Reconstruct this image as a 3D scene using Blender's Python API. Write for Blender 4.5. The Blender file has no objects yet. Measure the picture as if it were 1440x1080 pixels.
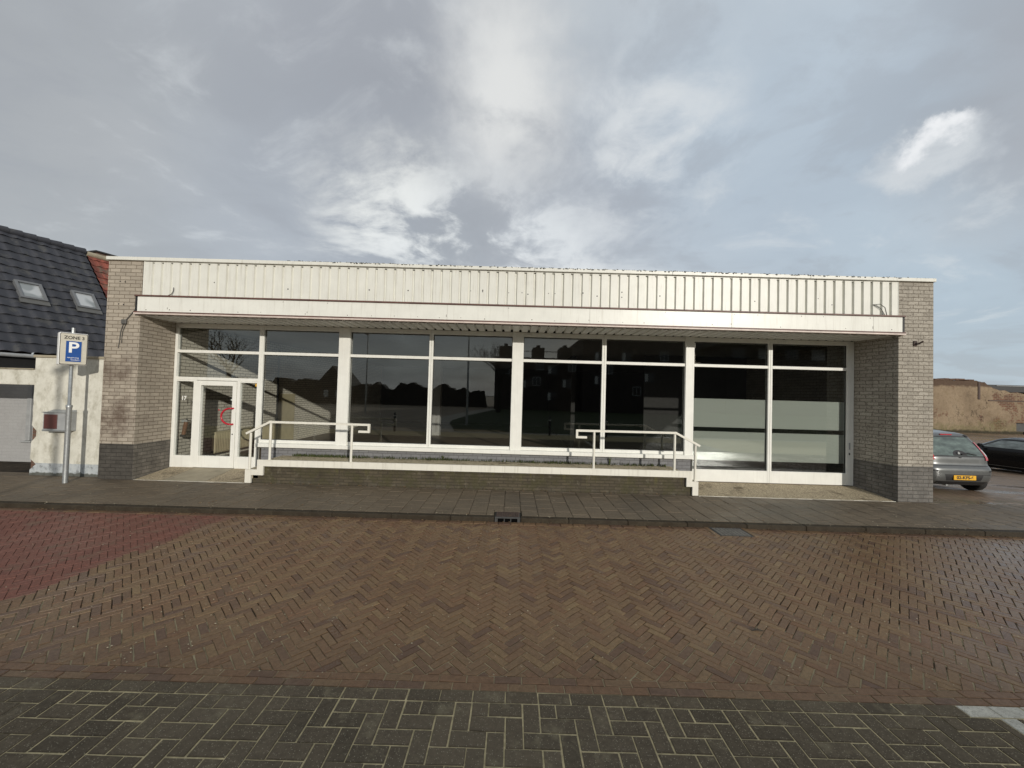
import bpy, bmesh, math, random
from mathutils import Vector, Matrix
R = math.radians
rng = random.Random(7)
S = bpy.context.scene
COL = S.collection

# ------------------------------------------------------------------ node helpers
class NT:
    def __init__(s, tree):
        s.t = tree; s.n = tree.nodes; s.l = tree.links
    def new(s, typ, **kw):
        nd = s.n.new(typ)
        for k, v in kw.items():
            setattr(nd, k, v)
        return nd
    def put(s, sock, v):
        if v is None: return
        if isinstance(v, bpy.types.NodeSocket): s.l.new(v, sock)
        else:
            if hasattr(sock.default_value, '__len__') and not isinstance(v, (int, float)):
                v = list(v)
                if len(sock.default_value) == 4 and len(v) == 3: v = v + [1]
            sock.default_value = v
    def math(s, op, a, b=None, c=None, clamp=False):
        nd = s.new('ShaderNodeMath', operation=op, use_clamp=clamp)
        for i, v in enumerate((a, b, c)): s.put(nd.inputs[i], v)
        return nd.outputs[0]
    def vmath(s, op, a, b=None, scale=None):
        nd = s.new('ShaderNodeVectorMath', operation=op)
        s.put(nd.inputs[0], a); s.put(nd.inputs[1], b)
        if scale is not None: s.put(nd.inputs['Scale'], scale)
        return nd.outputs['Value'] if op in ('DOT_PRODUCT', 'LENGTH') else nd.outputs[0]
    def noise(s, vec, scale, detail=4, rough=0.55, dist=0.0):
        nd = s.new('ShaderNodeTexNoise')
        s.put(nd.inputs['Vector'], vec); s.put(nd.inputs['Scale'], scale)
        s.put(nd.inputs['Detail'], detail); s.put(nd.inputs['Roughness'], rough); s.put(nd.inputs['Distortion'], dist)
        return nd.outputs['Fac']
    def voro(s, vec, scale, feature='F1'):
        nd = s.new('ShaderNodeTexVoronoi', feature=feature)
        s.put(nd.inputs['Vector'], vec); s.put(nd.inputs['Scale'], scale)
        return nd
    def ramp(s, fac, pts, interp='LINEAR'):
        nd = s.new('ShaderNodeValToRGB'); e = nd.color_ramp.elements
        nd.color_ramp.interpolation = interp
        while len(e) < len(pts): e.new(0.5)
        for i, (p, c) in enumerate(pts):
            e[i].position = p
            if isinstance(c, (int, float)): c = (c, c, c)
            e[i].color = (c[0], c[1], c[2], 1)
        s.put(nd.inputs[0], fac); return nd.outputs[0]
    def smooth(s, v, a, b, lo=0.0, hi=1.0):
        nd = s.new('ShaderNodeMapRange', interpolation_type='SMOOTHSTEP')
        s.put(nd.inputs[0], v)
        for i, q in zip((1, 2, 3, 4), (a, b, lo, hi)): s.put(nd.inputs[i], q)
        return nd.outputs[0]
    def mix(s, f, a, b, mode='MIX'):
        nd = s.new('ShaderNodeMix', data_type='RGBA', blend_type=mode)
        s.put(nd.inputs[0], f); s.put(nd.inputs[6], a); s.put(nd.inputs[7], b)
        return nd.outputs[2]
    def sep(s, v):
        nd = s.new('ShaderNodeSeparateXYZ'); s.put(nd.inputs[0], v); return nd.outputs
    def comb(s, x, y, z):
        nd = s.new('ShaderNodeCombineXYZ')
        for i, v in enumerate((x, y, z)): s.put(nd.inputs[i], v)
        return nd.outputs[0]
    def attr(s, name):
        return s.new('ShaderNodeAttribute', attribute_name=name).outputs['Fac']
    def bump(s, h, strength=0.4, dist=0.01, normal=None):
        nd = s.new('ShaderNodeBump'); s.put(nd.inputs['Height'], h)
        nd.inputs['Strength'].default_value = strength; nd.inputs['Distance'].default_value = dist
        s.put(nd.inputs['Normal'], normal)
        return nd.outputs[0]

def material(name):
    m = bpy.data.materials.new(name); m.use_nodes = True
    t = NT(m.node_tree); t.n.clear()
    out = t.new('ShaderNodeOutputMaterial')
    b = t.new('ShaderNodeBsdfPrincipled'); t.l.new(b.outputs[0], out.inputs[0])
    t.b = b; t.out = out
    t.pos = t.new('ShaderNodeTexCoord').outputs['Object']
    return m, t

def pbr(t, color=None, rough=None, metal=None, normal=None, spec=None, coat=None):
    for k, v in (('Base Color', color), ('Roughness', rough), ('Metallic', metal), ('Normal', normal),
                 ('Specular IOR Level', spec), ('Coat Weight', coat)):
        if v is not None: t.put(t.b.inputs[k], v)

def simple(name, color, rough=0.5, var=0.12, scale=6.0, metal=0.0, bump=0.0, spec=0.5, coat=0.0, dirt=None):
    """painted / plain surface with blotchy wear"""
    m, t = material(name)
    n = t.noise(t.pos, scale, 6, 0.6)
    d = [c * (1 - var) for c in color]; l = [min(1, c * (1 + var)) for c in color]
    c = t.ramp(n, [(0.25, d), (0.75, l)])
    if dirt:
        n2 = t.noise(t.pos, scale * 0.45, 8, 0.7)
        c = t.mix(t.smooth(n2, dirt[1], dirt[1] + 0.16), c, dirt[0])
    nr = t.noise(t.pos, scale * 2.2, 4)
    r = t.math('ADD', t.math('MULTIPLY', t.math('SUBTRACT', nr, 0.5), 0.25), rough)
    pbr(t, c, r, metal, spec=spec, coat=coat)
    if bump: pbr(t, normal=t.bump(t.noise(t.pos, scale * 12, 5), bump, 0.004))
    return m

# ------------------------------------------------------------------ mesh helpers
class MB:
    def __init__(s): s.v = []; s.f = []; s.mi = []; s.a = []; s.sm = []
    def add(s, verts, faces, mi=0, a=0.5, smooth=False):
        o = len(s.v); s.v += [tuple(p) for p in verts]
        for f in faces:
            s.f.append([i + o for i in f]); s.mi.append(mi); s.a.append(a); s.sm.append(smooth)
        return s
    def box(s, x0, x1, y0, y1, z0, z1, mi=0, a=0.5):
        v = [(x, y, z) for z in (z0, z1) for y in (y0, y1) for x in (x0, x1)]
        return s.add(v, [(0, 2, 3, 1), (4, 5, 7, 6), (0, 1, 5, 4), (2, 6, 7, 3), (0, 4, 6, 2), (1, 3, 7, 5)], mi, a)
    def bbox(s, x0, x1, y0, y1, z0, z1, b=0.004, mi=0):
        """box with chamfered edges"""
        bm = bmesh.new(); bmesh.ops.create_cube(bm, size=1)
        for v in bm.verts:
            v.co = ((x0 + x1) / 2 + v.co.x * (x1 - x0), (y0 + y1) / 2 + v.co.y * (y1 - y0), (z0 + z1) / 2 + v.co.z * (z1 - z0))
        b = min(b, 0.45 * min(x1 - x0, y1 - y0, z1 - z0))
        bmesh.ops.bevel(bm, geom=bm.edges[:], offset=b, segments=1, affect='EDGES')
        bm.verts.index_update()
        s.add([v.co[:] for v in bm.verts], [[v.index for v in f.verts] for f in bm.faces], mi); bm.free(); return s
    def prism(s, pts, y0, y1, mi=0):
        """(x,z) outline extruded along y; outline counter-clockwise seen from -y"""
        n = len(pts); v = [(x, y0, z) for x, z in pts] + [(x, y1, z) for x, z in pts]
        f = [list(range(n)), list(range(2 * n - 1, n - 1, -1))]
        f += [(i, i + n, (i + 1) % n + n, (i + 1) % n) for i in range(n)]
        return s.add(v, f, mi)
    def prism_x(s, pts, x0, x1, mi=0):
        """(y,z) outline extruded along x"""
        n = len(pts); v = [(x0, y, z) for y, z in pts] + [(x1, y, z) for y, z in pts]
        f = [list(range(n)), list(range(2 * n - 1, n - 1, -1))]
        f += [(i, i + n, (i + 1) % n + n, (i + 1) % n) for i in range(n)]
        return s.add(v, f, mi)
    def tube(s, path, r, seg=10, mi=0, cap=True):
        P = [Vector(p) for p in path]; n = len(P)
        rr = r if isinstance(r, (list, tuple)) else [r] * n
        v = []; f = []; up = None
        for i, p in enumerate(P):
            d = (P[min(i + 1, n - 1)] - P[max(i - 1, 0)]).normalized()
            if up is None or abs(up.dot(d)) > 0.98:
                up = Vector((0, 0, 1)) if abs(d.z) < 0.9 else Vector((1, 0, 0))
            a = d.cross(up).normalized(); b = a.cross(d).normalized(); up = b
            for k in range(seg):
                t = 2 * math.pi * k / seg
                v.append(p + rr[i] * (math.cos(t) * a + math.sin(t) * b))
        for i in range(n - 1):
            for k in range(seg):
                f.append((i * seg + k, i * seg + (k + 1) % seg, (i + 1) * seg + (k + 1) % seg, (i + 1) * seg + k))
        s.add(v, f, mi, smooth=True)
        if cap:
            s.add(v[:seg], [list(range(seg - 1, -1, -1))], mi); s.add(v[-seg:], [list(range(seg))], mi)
        return s
    def cyl(s, c0, c1, r, seg=24, mi=0): return s.tube([c0, c1], r, seg, mi)
    def build(s, name, mats, parent=None, loc=None, fixn=True):
        me = bpy.data.meshes.new(name); me.from_pydata(s.v, [], s.f)
        for m in (mats if isinstance(mats, (list, tuple)) else [mats]): me.materials.append(m)
        me.polygons.foreach_set('material_index', s.mi)
        me.polygons.foreach_set('use_smooth', s.sm)
        at = me.attributes.new('rnd', 'FLOAT', 'FACE'); at.data.foreach_set('value', s.a)
        if fixn:
            bm = bmesh.new(); bm.from_mesh(me); bmesh.ops.recalc_face_normals(bm, faces=bm.faces[:]); bm.to_mesh(me); bm.free()
        me.update()
        o = bpy.data.objects.new(name, me); COL.objects.link(o)
        if parent: o.parent = parent
        if loc: o.location = loc
        return o

def tag(o, label=None, cat=None, group=None, kind=None):
    if label: o['label'] = label
    if cat: o['category'] = cat
    if group: o['group'] = group
    if kind: o['kind'] = kind
    return o
def thing(name, label, cat, loc=(0, 0, 0), rz=0.0, group=None):
    o = bpy.data.objects.new(name, None); COL.objects.link(o)
    o.location = loc; o.rotation_euler = (0, 0, rz); o.empty_display_size = 0.2
    return tag(o, label, cat, group)
def struct(o): return tag(o, kind='structure')

def text_mesh(name, txt, size, mat, parent, M, extrude=0.002, sx=1.0, align='CENTER', offset=0.0):
    cu = bpy.data.curves.new(name, 'FONT'); cu.body = txt; cu.size = size; cu.extrude = extrude
    cu.align_x = align; cu.align_y = 'CENTER'; cu.offset = offset
    tmp = bpy.data.objects.new('tmp', cu); COL.objects.link(tmp)
    dg = bpy.context.evaluated_depsgraph_get(); dg.update()
    me = bpy.data.meshes.new_from_object(tmp.evaluated_get(dg))
    bpy.data.objects.remove(tmp)
    me.name = name; me.materials.clear(); me.materials.append(mat)
    me.transform(M @ Matrix.Diagonal((sx, 1, 1, 1)))
    o = bpy.data.objects.new(name, me); COL.objects.link(o); o.parent = parent
    return o
UPRIGHT = Matrix.Rotation(R(90), 4, 'X')        # text in the XZ plane, facing -Y

# ------------------------------------------------------------------ materials
def brick_mat(name, c1, c2, mortar, bw=0.228, bh=0.082, ms=0.0075, plinth=None, ph=0.766, stain=0.5, soot=None, bumps=0.8, rough_chip=0.0, reveal=None):
    m, t = material(name)
    x, y, z = t.sep(t.pos)
    u = t.math('ADD', x, y)
    wob = t.math('MULTIPLY', t.math('SUBTRACT', t.noise(t.pos, 9, 3), 0.5), 0.02)
    wob2 = t.math('MULTIPLY', t.math('SUBTRACT', t.noise(t.vmath('ADD', t.pos, (7, 3, 5)), 14, 3), 0.5), 0.02)
    vec = t.comb(t.math('ADD', u, wob), t.math('ADD', z, wob2), 0.0)
    br = t.new('ShaderNodeTexBrick', offset=0.5, squash=1.0)
    t.put(br.inputs['Vector'], vec); t.put(br.inputs['Color1'], c1); t.put(br.inputs['Color2'], c2)
    t.put(br.inputs['Mortar'], mortar)
    for k, v in (('Scale', 1.0), ('Mortar Size', ms), ('Mortar Smooth', 0.35), ('Bias', 0.0), ('Brick Width', bw), ('Row Height', bh)):
        br.inputs[k].default_value = v
    col = br.outputs['Color']
    n1 = t.noise(t.pos, 2.2, 7, 0.68); n2 = t.noise(t.pos, 34, 5, 0.65)
    col = t.mix(t.smooth(n1, 0.45, 0.75, 0, stain), col, [c * 0.42 for c in c1], 'MIX')
    col = t.mix(t.smooth(n2, 0.52, 0.7, 0, 0.35), col, [c * 0.5 for c in c1])
    if soot:   # run-off stains: (centre z, half height, strength)
        for zc, hh, stg in soot:
            nn = t.noise(t.vmath('ADD', t.pos, (zc, 0, 0)), 2.6, 9, 0.75)
            band = t.math('SUBTRACT', 1.0, t.math('DIVIDE', t.math('ABSOLUTE', t.math('SUBTRACT', z, zc)), hh), clamp=True)
            band = t.math('MULTIPLY', band, t.smooth(x, -8.1, -8.45, 0.35, 1.0))
            col = t.mix(t.math('MULTIPLY', t.smooth(t.math('ADD', nn, t.math('MULTIPLY', band, 0.30)), 0.58, 0.86), t.math('MULTIPLY', t.smooth(band, 0.0, 0.6), stg)), col, (0.10, 0.068, 0.05))
    if plinth:
        edge = t.math('ADD', z, t.math('MULTIPLY', t.math('SUBTRACT', t.noise(t.pos, 30, 3), 0.5), 0.01))
        pc = t.ramp(t.noise(t.pos, 5, 7, 0.72), [(0.3, [c * 0.6 for c in plinth]), (0.56, plinth), (0.75, [c * 1.5 for c in plinth])])
        pc = t.mix(t.math('MULTIPLY', br.outputs['Fac'], 0.6), pc, [c * 0.3 for c in plinth])
        if reveal: pc = t.mix(t.smooth(x, reveal[0] - 0.004, reveal[0] - 0.001), pc, t.vmath('SCALE', pc, scale=reveal[1]))
        col = t.mix(t.smooth(edge, ph - 0.004, ph + 0.004), pc, col)
    pbr(t, col, t.math('ADD', 0.72, t.math('MULTIPLY', n2, 0.2)), spec=0.3)
    n3 = t.noise(t.pos, 60, 4, 0.7)
    if rough_chip: pbr(t, t.mix(t.smooth(t.noise(t.pos, 26, 5, 0.75), 0.53, 0.62, 0, rough_chip), col, (0.12, 0.10, 0.08)))
    h = t.math('SUBTRACT', t.math('ADD', t.math('MULTIPLY', t.noise(t.pos, 22, 6, 0.7), 0.9), t.math('MULTIPLY', n3, 0.4)), br.outputs['Fac'])
    pbr(t, normal=t.bump(h, bumps, 0.008))
    return m

M = {}
M['brick_l'] = brick_mat('grey_painted_brick_stained', (0.415, 0.365, 0.295), (0.325, 0.285, 0.23), (0.19, 0.155, 0.115), plinth=(0.075, 0.068, 0.058), reveal=(-8.18, 2.1), soot=[(1.35, 0.9, 0.85), (2.35, 0.6, 0.7)], stain=0.35)
M['brick_r'] = brick_mat('grey_painted_brick_weathered', (0.42, 0.385, 0.325), (0.33, 0.30, 0.25), (0.20, 0.17, 0.135), plinth=(0.17, 0.16, 0.145), stain=0.45, bumps=1.0, rough_chip=0.85)
M['brick_in'] = brick_mat('white_washed_brick', (0.84, 0.79, 0.68), (0.76, 0.71, 0.62), (0.26, 0.23, 0.19), stain=0.2)
M['brick_plat'] = brick_mat('mossy_dark_brick', (0.095, 0.077, 0.050), (0.065, 0.053, 0.036), (0.05, 0.043, 0.028), bw=0.21, bh=0.065, stain=0.8, soot=None)
M['brick_plinth'] = brick_mat('grey_blue_painted_brick', (0.21, 0.21, 0.215), (0.18, 0.18, 0.185), (0.11, 0.11, 0.11), stain=0.35, bumps=0.5)
M['brick_brown'] = brick_mat('brown_brick', (0.16, 0.09, 0.06), (0.12, 0.07, 0.05), (0.14, 0.12, 0.1), bw=0.22, bh=0.065)
M['brick_apt'] = brick_mat('dark_apartment_brick', (0.06, 0.045, 0.04), (0.045, 0.036, 0.032), (0.05, 0.045, 0.04), bw=0.22, bh=0.065)
M['shed'] = brick_mat('grey_distempered_brick', (0.36, 0.36, 0.355), (0.345, 0.345, 0.34), (0.325, 0.325, 0.32), stain=0.25, bumps=0.3)

def mossy_plat():
    m = M['brick_plat']; t = NT(m.node_tree)
    b = [n for n in t.n if n.type == 'BSDF_PRINCIPLED'][0]
    src = b.inputs['Base Color'].links[0].from_socket
    pos = [n for n in t.n if n.type == 'TEX_COORD'][0].outputs['Object']
    x, y, z = t.sep(pos)
    st = t.noise(t.comb(t.math('MULTIPLY', x, 6.0), 0.0, t.math('MULTIPLY', z, 1.1)), 1.2, 6, 0.7)
    top = t.smooth(z, 0.1, 0.36)
    c = t.mix(t.math('MULTIPLY', t.smooth(st, 0.5, 0.72), t.math('MULTIPLY', top, 0.8)), src, (0.10, 0.092, 0.03))
    low = t.smooth(t.math('ADD', z, t.math('MULTIPLY', t.noise(pos, 2.5, 7, 0.7), 0.25)), 0.12, 0.30, 1, 0)
    c = t.mix(t.math('MULTIPLY', low, t.smooth(t.noise(pos, 1.6, 7, 0.7), 0.42, 0.7, 0, 0.6)), c, (0.10, 0.09, 0.075))
    c = t.mix(t.smooth(t.noise(pos, 3.4, 8, 0.75), 0.46, 0.62, 0, 0.75), c, (0.062, 0.056, 0.026))
    c = t.mix(t.smooth(t.noise(t.vmath('ADD', pos, (5, 2, 9)), 7.0, 7, 0.75), 0.56, 0.68, 0, 0.5), c, (0.17, 0.15, 0.11))
    t.put(b.inputs['Base Color'], c)
mossy_plat()

def white_paint(name, color=(0.80, 0.795, 0.735), rough=0.42, dirt=0.25, streak=True):
    m, t = material(name)
    x, y, z = t.sep(t.pos)
    c = t.ramp(t.noise(t.pos, 3.5, 6, 0.6), [(0.25, [k * 0.9 for k in color]), (0.7, color)])
    if streak:
        st = t.noise(t.comb(t.math('MULTIPLY', t.math('ADD', x, y), 14.0), 0.0, t.math('MULTIPLY', z, 0.8)), 1.5, 6, 0.65)
        c = t.mix(t.smooth(st, 0.5, 0.8, 0, dirt), c, (0.36, 0.32, 0.25))
    sp = t.noise(t.pos, 55, 4, 0.6)
    c = t.mix(t.smooth(sp, 0.68, 0.76, 0, dirt * 1.6), c, (0.25, 0.2, 0.15))
    pbr(t, c, t.math('ADD', rough, t.math('MULTIPLY', t.math('SUBTRACT', sp, 0.5), 0.2)), spec=0.4)
    pbr(t, normal=t.bump(t.noise(t.pos, 7, 3), 0.12, 0.01))
    return m
M['white'] = white_paint('white_frame_paint')
M['cream'] = white_paint('cream_cladding_paint', (0.72, 0.715, 0.65), 0.4, 0.5)
M['band'] = white_paint('cream_fascia_paint', (0.77, 0.765, 0.70), 0.35, 0.4)
M['steel'] = white_paint('cream_steel_paint', (0.75, 0.725, 0.635), 0.45, 0.55)
M['soffit'] = white_paint('grey_soffit_paint', (0.80, 0.79, 0.74), 0.5, 0.3)
M['brown'] = simple('oxide_brown_trim', (0.115, 0.055, 0.042), 0.5, 0.35, 5)
M['pink'] = simple('faded_pink_lip', (0.62, 0.52, 0.46), 0.5, 0.2, 6)
M['black'] = simple('black_rubber_and_gap_shade', (0.012, 0.012, 0.012), 0.6)
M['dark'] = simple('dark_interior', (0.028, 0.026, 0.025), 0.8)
M['floor'] = simple('brown_shop_floor', (0.15, 0.12, 0.09), 0.45, 0.3, 1.5)
M['ceil'] = simple('shop_ceiling', (0.34, 0.33, 0.31), 0.8)
M['red'] = simple('red_enamel', (0.42, 0.015, 0.03), 0.28)
M['galv'] = simple('galvanised_steel', (0.42, 0.44, 0.44), 0.42, 0.18, 22, metal=0.7)
M['algae'] = simple('black_algae', (0.03, 0.03, 0.022), 0.9, 0.4)
M['beige'] = simple('beige_enamel', (0.55, 0.48, 0.32), 0.45)
M['wood'] = simple('varnished_wood', (0.17, 0.075, 0.035), 0.4, 0.3, 14)
M['yellow'] = simple('yellow_sticker', (0.65, 0.36, 0.03), 0.5)
M['digit'] = simple('white_vinyl', (0.85, 0.85, 0.82), 0.5, 0.02)
M['grey_metal'] = simple('grey_metal', (0.30, 0.31, 0.31), 0.45, 0.2)
M['plate_y'] = simple('yellow_number_plate', (0.78, 0.42, 0.02), 0.4, 0.04)
M['ink'] = simple('black_ink', (0.015, 0.014, 0.012), 0.6)
M['blue'] = simple('sign_blue', (0.012, 0.075, 0.29), 0.4, 0.06)
M['sign_face'] = simple('sign_face_grey_white', (0.56, 0.53, 0.44), 0.45, 0.08, 9)
M['wire'] = simple('grey_cable', (0.10, 0.095, 0.085), 0.6)
M['rust'] = simple('rusty_iron', (0.07, 0.045, 0.035), 0.75, 0.4, 18, bump=0.5)
M['iron'] = simple('cast_iron', (0.06, 0.06, 0.058), 0.75, 0.3, 18, spec=0.2)
M['iron_pale'] = simple('worn_cast_iron', (0.15, 0.145, 0.13), 0.7, 0.4, 18, spec=0.25)
M['void'] = simple('black_void', (0.004, 0.004, 0.004), 1.0, spec=0.0)

def glass(name, film=False, tint=(0.93, 0.95, 0.93)):
    m = bpy.data.materials.new(name); m.use_nodes = True
    t = NT(m.node_tree); t.n.clear()
    out = t.new('ShaderNodeOutputMaterial')
    tr = t.new('ShaderNodeBsdfTransparent'); t.put(tr.inputs[0], tint)
    gl = t.new('ShaderNodeBsdfGlossy'); t.put(gl.inputs['Roughness'], 0.0); t.put(gl.inputs[0], (0.95, 1, 0.98))
    pos = t.new('ShaderNodeTexCoord').outputs['Object']
    t.put(gl.inputs['Normal'], t.bump(t.noise(pos, 0.7, 1), 0.006, 0.02))
    fr = t.new('ShaderNodeFresnel'); fr.inputs[0].default_value = 1.52
    f = t.math('MULTIPLY', fr.outputs[0], 2.9, clamp=True)
    base = tr.outputs[0]
    if film:
        tl = t.new('ShaderNodeBsdfTranslucent'); t.put(tl.inputs[0], (0.72, 0.76, 0.71))
        df = t.new('ShaderNodeBsdfDiffuse'); t.put(df.inputs[0], (0.52, 0.545, 0.505))
        a = t.new('ShaderNodeMixShader'); a.inputs[0].default_value = 0.7
        t.l.new(tl.outputs[0], a.inputs[1]); t.l.new(df.outputs[0], a.inputs[2]); base = a.outputs[0]
        tr2 = t.new('ShaderNodeMixShader'); tr2.inputs[0].default_value = 0.12
        t.l.new(base, tr2.inputs[1]); t.l.new(tr.outputs[0], tr2.inputs[2]); base = tr2.outputs[0]
    mx = t.new('ShaderNodeMixShader'); t.put(mx.inputs[0], f)
    t.l.new(base, mx.inputs[1]); t.l.new(gl.outputs[0], mx.inputs[2]); t.l.new(mx.outputs[0], out.inputs[0])
    return m
M['glass'] = glass('window_glass')
M['film'] = glass('frosted_film', True)

# paving ------------------------------------------------------------
def paver_mat(name, cols, rough=(0.35, 0.7), speck=None, dirt=None, damp=1.0, spec=0.5, big=None, tint_edge=None, wetx=None):
    m, t = material(name)
    r = t.attr('rnd')
    n = len(cols)
    c = t.ramp(r, [(i / (n - 1), k) for i, k in enumerate(cols)])
    n1 = t.noise(t.pos, 28, 6, 0.7); n2 = t.noise(t.pos, 0.55, 6, 0.62); n4 = t.noise(t.pos, 130, 4, 0.7)
    c = t.mix(t.smooth(n1, 0.35, 0.7, 0.0, 0.55), c, t.vmath('SCALE', c, scale=0.5))
    c = t.mix(t.smooth(n4, 0.40, 0.62, 0.0, 0.5), c, t.vmath('SCALE', c, scale=0.55))
    if big: c = t.mix(t.smooth(n2, 0.45, 0.7, 0, big[1]), c, big[0])
    if tint_edge:   # dusted transition to a neighbouring paving (x position, width)
        x = t.sep(t.pos)[0]
        k = t.math('ADD', x, t.math('MULTIPLY', t.math('SUBTRACT', t.noise(t.pos, 2.0, 4), 0.5), tint_edge[2]))
        c = t.mix(t.smooth(k, tint_edge[0] - tint_edge[1], tint_edge[0] + tint_edge[1]), c, tint_edge[3])
    if dirt: c = t.mix(t.smooth(t.noise(t.pos, 5.0, 8, 0.72), dirt[1], dirt[1] + 0.14, 0, dirt[2]), c, dirt[0])
    if speck:
        v = t.voro(t.pos, 85)
        k = t.sep(v.outputs['Color'])[0]
        c = t.mix(t.math('MULTIPLY', t.smooth(v.outputs['Distance'], 0.20, 0.30, 1, 0), t.smooth(k, 0.58, 0.62, 0, 0.8)), c, speck)
    wet = t.math('ADD', t.smooth(t.noise(t.pos, 0.42, 5, 0.6), 0.35, 0.65), t.math('MULTIPLY', t.math('SUBTRACT', r, 0.5), 0.5))
    rg = t.math('ADD', t.math('MULTIPLY', wet, rough[1] - rough[0]), rough[0])
    rg = t.math('ADD', rg, t.math('MULTIPLY', t.math('SUBTRACT', n1, 0.5), 0.25), clamp=True)
    if wetx:
        wx, wy, _ = t.sep(t.pos)
        q = t.math('ADD', t.math('ADD', wx, t.math('MULTIPLY', t.math('SUBTRACT', t.noise(t.pos, 0.5, 4), 0.5), 4.0)), t.math('MULTIPLY', wy, 0.3))
        k = t.smooth(q, wetx[0], wetx[1], 0, 0.9)
        rg = t.mix(k, rg, t.math('MULTIPLY', rg, 0.45))
    pbr(t, c, rg, spec=spec)
    pbr(t, normal=t.bump(n1, 0.55, 0.006))
    return m
M['clinker'] = paver_mat('brown_clinker', [(0.150, 0.090, 0.060), (0.205, 0.126, 0.070), (0.222, 0.143, 0.078), (0.205, 0.117, 0.066), (0.255, 0.172, 0.09)], (0.34, 0.62), dirt=((0.21, 0.17, 0.11), 0.58, 0.45), wetx=(1.5, 6.0), spec=0.36)
M['redpave'] = paver_mat('red_clinker', [(0.18, 0.066, 0.046), (0.21, 0.078, 0.052), (0.19, 0.073, 0.05)], (0.5, 0.75), dirt=((0.13, 0.082, 0.052), 0.5, 0.65), tint_edge=(-4.72, 0.22, 0.9, (0.155, 0.088, 0.052)))
M['greypave'] = paver_mat('dark_grey_concrete_paver', [(0.105, 0.085, 0.058), (0.150, 0.121, 0.083), (0.127, 0.102, 0.070)], (0.65, 0.9), speck=(0.33, 0.30, 0.22), big=((0.155, 0.126, 0.086), 0.5), spec=0.2, dirt=((0.27, 0.235, 0.15), 0.54, 0.4))
M['whitepave'] = paver_mat('white_concrete_paver', [(0.55, 0.54, 0.47), (0.62, 0.6, 0.52)], (0.6, 0.8), speck=(0.2, 0.18, 0.14), dirt=((0.32, 0.3, 0.24), 0.5, 0.5))
M['slab'] = paver_mat('footway_slab', [(0.150, 0.115, 0.076), (0.182, 0.142, 0.094), (0.165, 0.128, 0.085)], (0.5, 0.75), big=((0.068, 0.058, 0.043), 0.6), dirt=((0.13, 0.113, 0.08), 0.6, 0.4))
M['kerb'] = paver_mat('kerb_stone', [(0.050, 0.040, 0.027), (0.060, 0.048, 0.032)], (0.7, 0.9), dirt=((0.03, 0.022, 0.014), 0.45, 0.7), spec=0.2)
def sand(name, c, scale=9.0, hi=1.6, thr=0.45):
    m, t = material(name)
    n = t.noise(t.pos, scale, 7, 0.7); n2 = t.noise(t.pos, 1.3, 5, 0.6)
    col = t.ramp(n, [(0.3, [k * 0.5 for k in c]), (0.7, [k * hi for k in c])])
    col = t.mix(t.smooth(n2, thr, thr + 0.2), col, [k * 0.45 for k in c])
    pbr(t, col, 0.9, spec=0.2, normal=t.bump(t.noise(t.pos, 120, 4), 0.6, 0.006))
    return m
M['joint_brown'] = sand('brown_joint_sand', (0.065, 0.048, 0.030), 5)
def joint_brown():
    m = M['joint_brown']; t = NT(m.node_tree)
    b = [n for n in t.n if n.type == 'BSDF_PRINCIPLED'][0]; src = b.inputs['Base Color'].links[0].from_socket
    pos = [n for n in t.n if n.type == 'TEX_COORD'][0].outputs['Object']
    y = t.sep(pos)[1]
    k = t.math('ADD', t.noise(pos, 1.6, 7, 0.7), t.smooth(y, -3.6, -5.3, -0.1, 0.16))
    t.put(b.inputs['Base Color'], t.mix(t.smooth(k, 0.52, 0.62), src, (0.36, 0.31, 0.20)))
joint_brown()
M['joint_pale'] = sand('pale_joint_sand', (0.56, 0.475, 0.285), 16, 1.25, 0.66)
M['joint_dark'] = sand('dark_joint_soil', (0.03, 0.026, 0.018))
M['soil'] = sand('bare_soil', (0.045, 0.035, 0.024))
def aggregate(name, c):
    m, t = material(name)
    v = t.voro(t.pos, 85); v2 = t.voro(t.pos, 45)
    k = t.sep(v.outputs['Color'])[0]
    col = t.ramp(k, [(0, [q * 0.5 for q in c]), (0.5, c), (1, [min(1, q * 1.6) for q in c])])
    col = t.mix(t.smooth(t.noise(t.pos, 2.4, 7, 0.7), 0.52, 0.68, 0, 0.75), col, (0.085, 0.062, 0.035))
    pbr(t, col, 0.8, spec=0.3, normal=t.bump(v.outputs['Distance'], 0.8, 0.008))
    return m
M['aggregate'] = aggregate('exposed_aggregate', (0.36, 0.30, 0.205))
M['gravel'] = aggregate('washed_gravel', (0.37, 0.32, 0.22))

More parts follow.
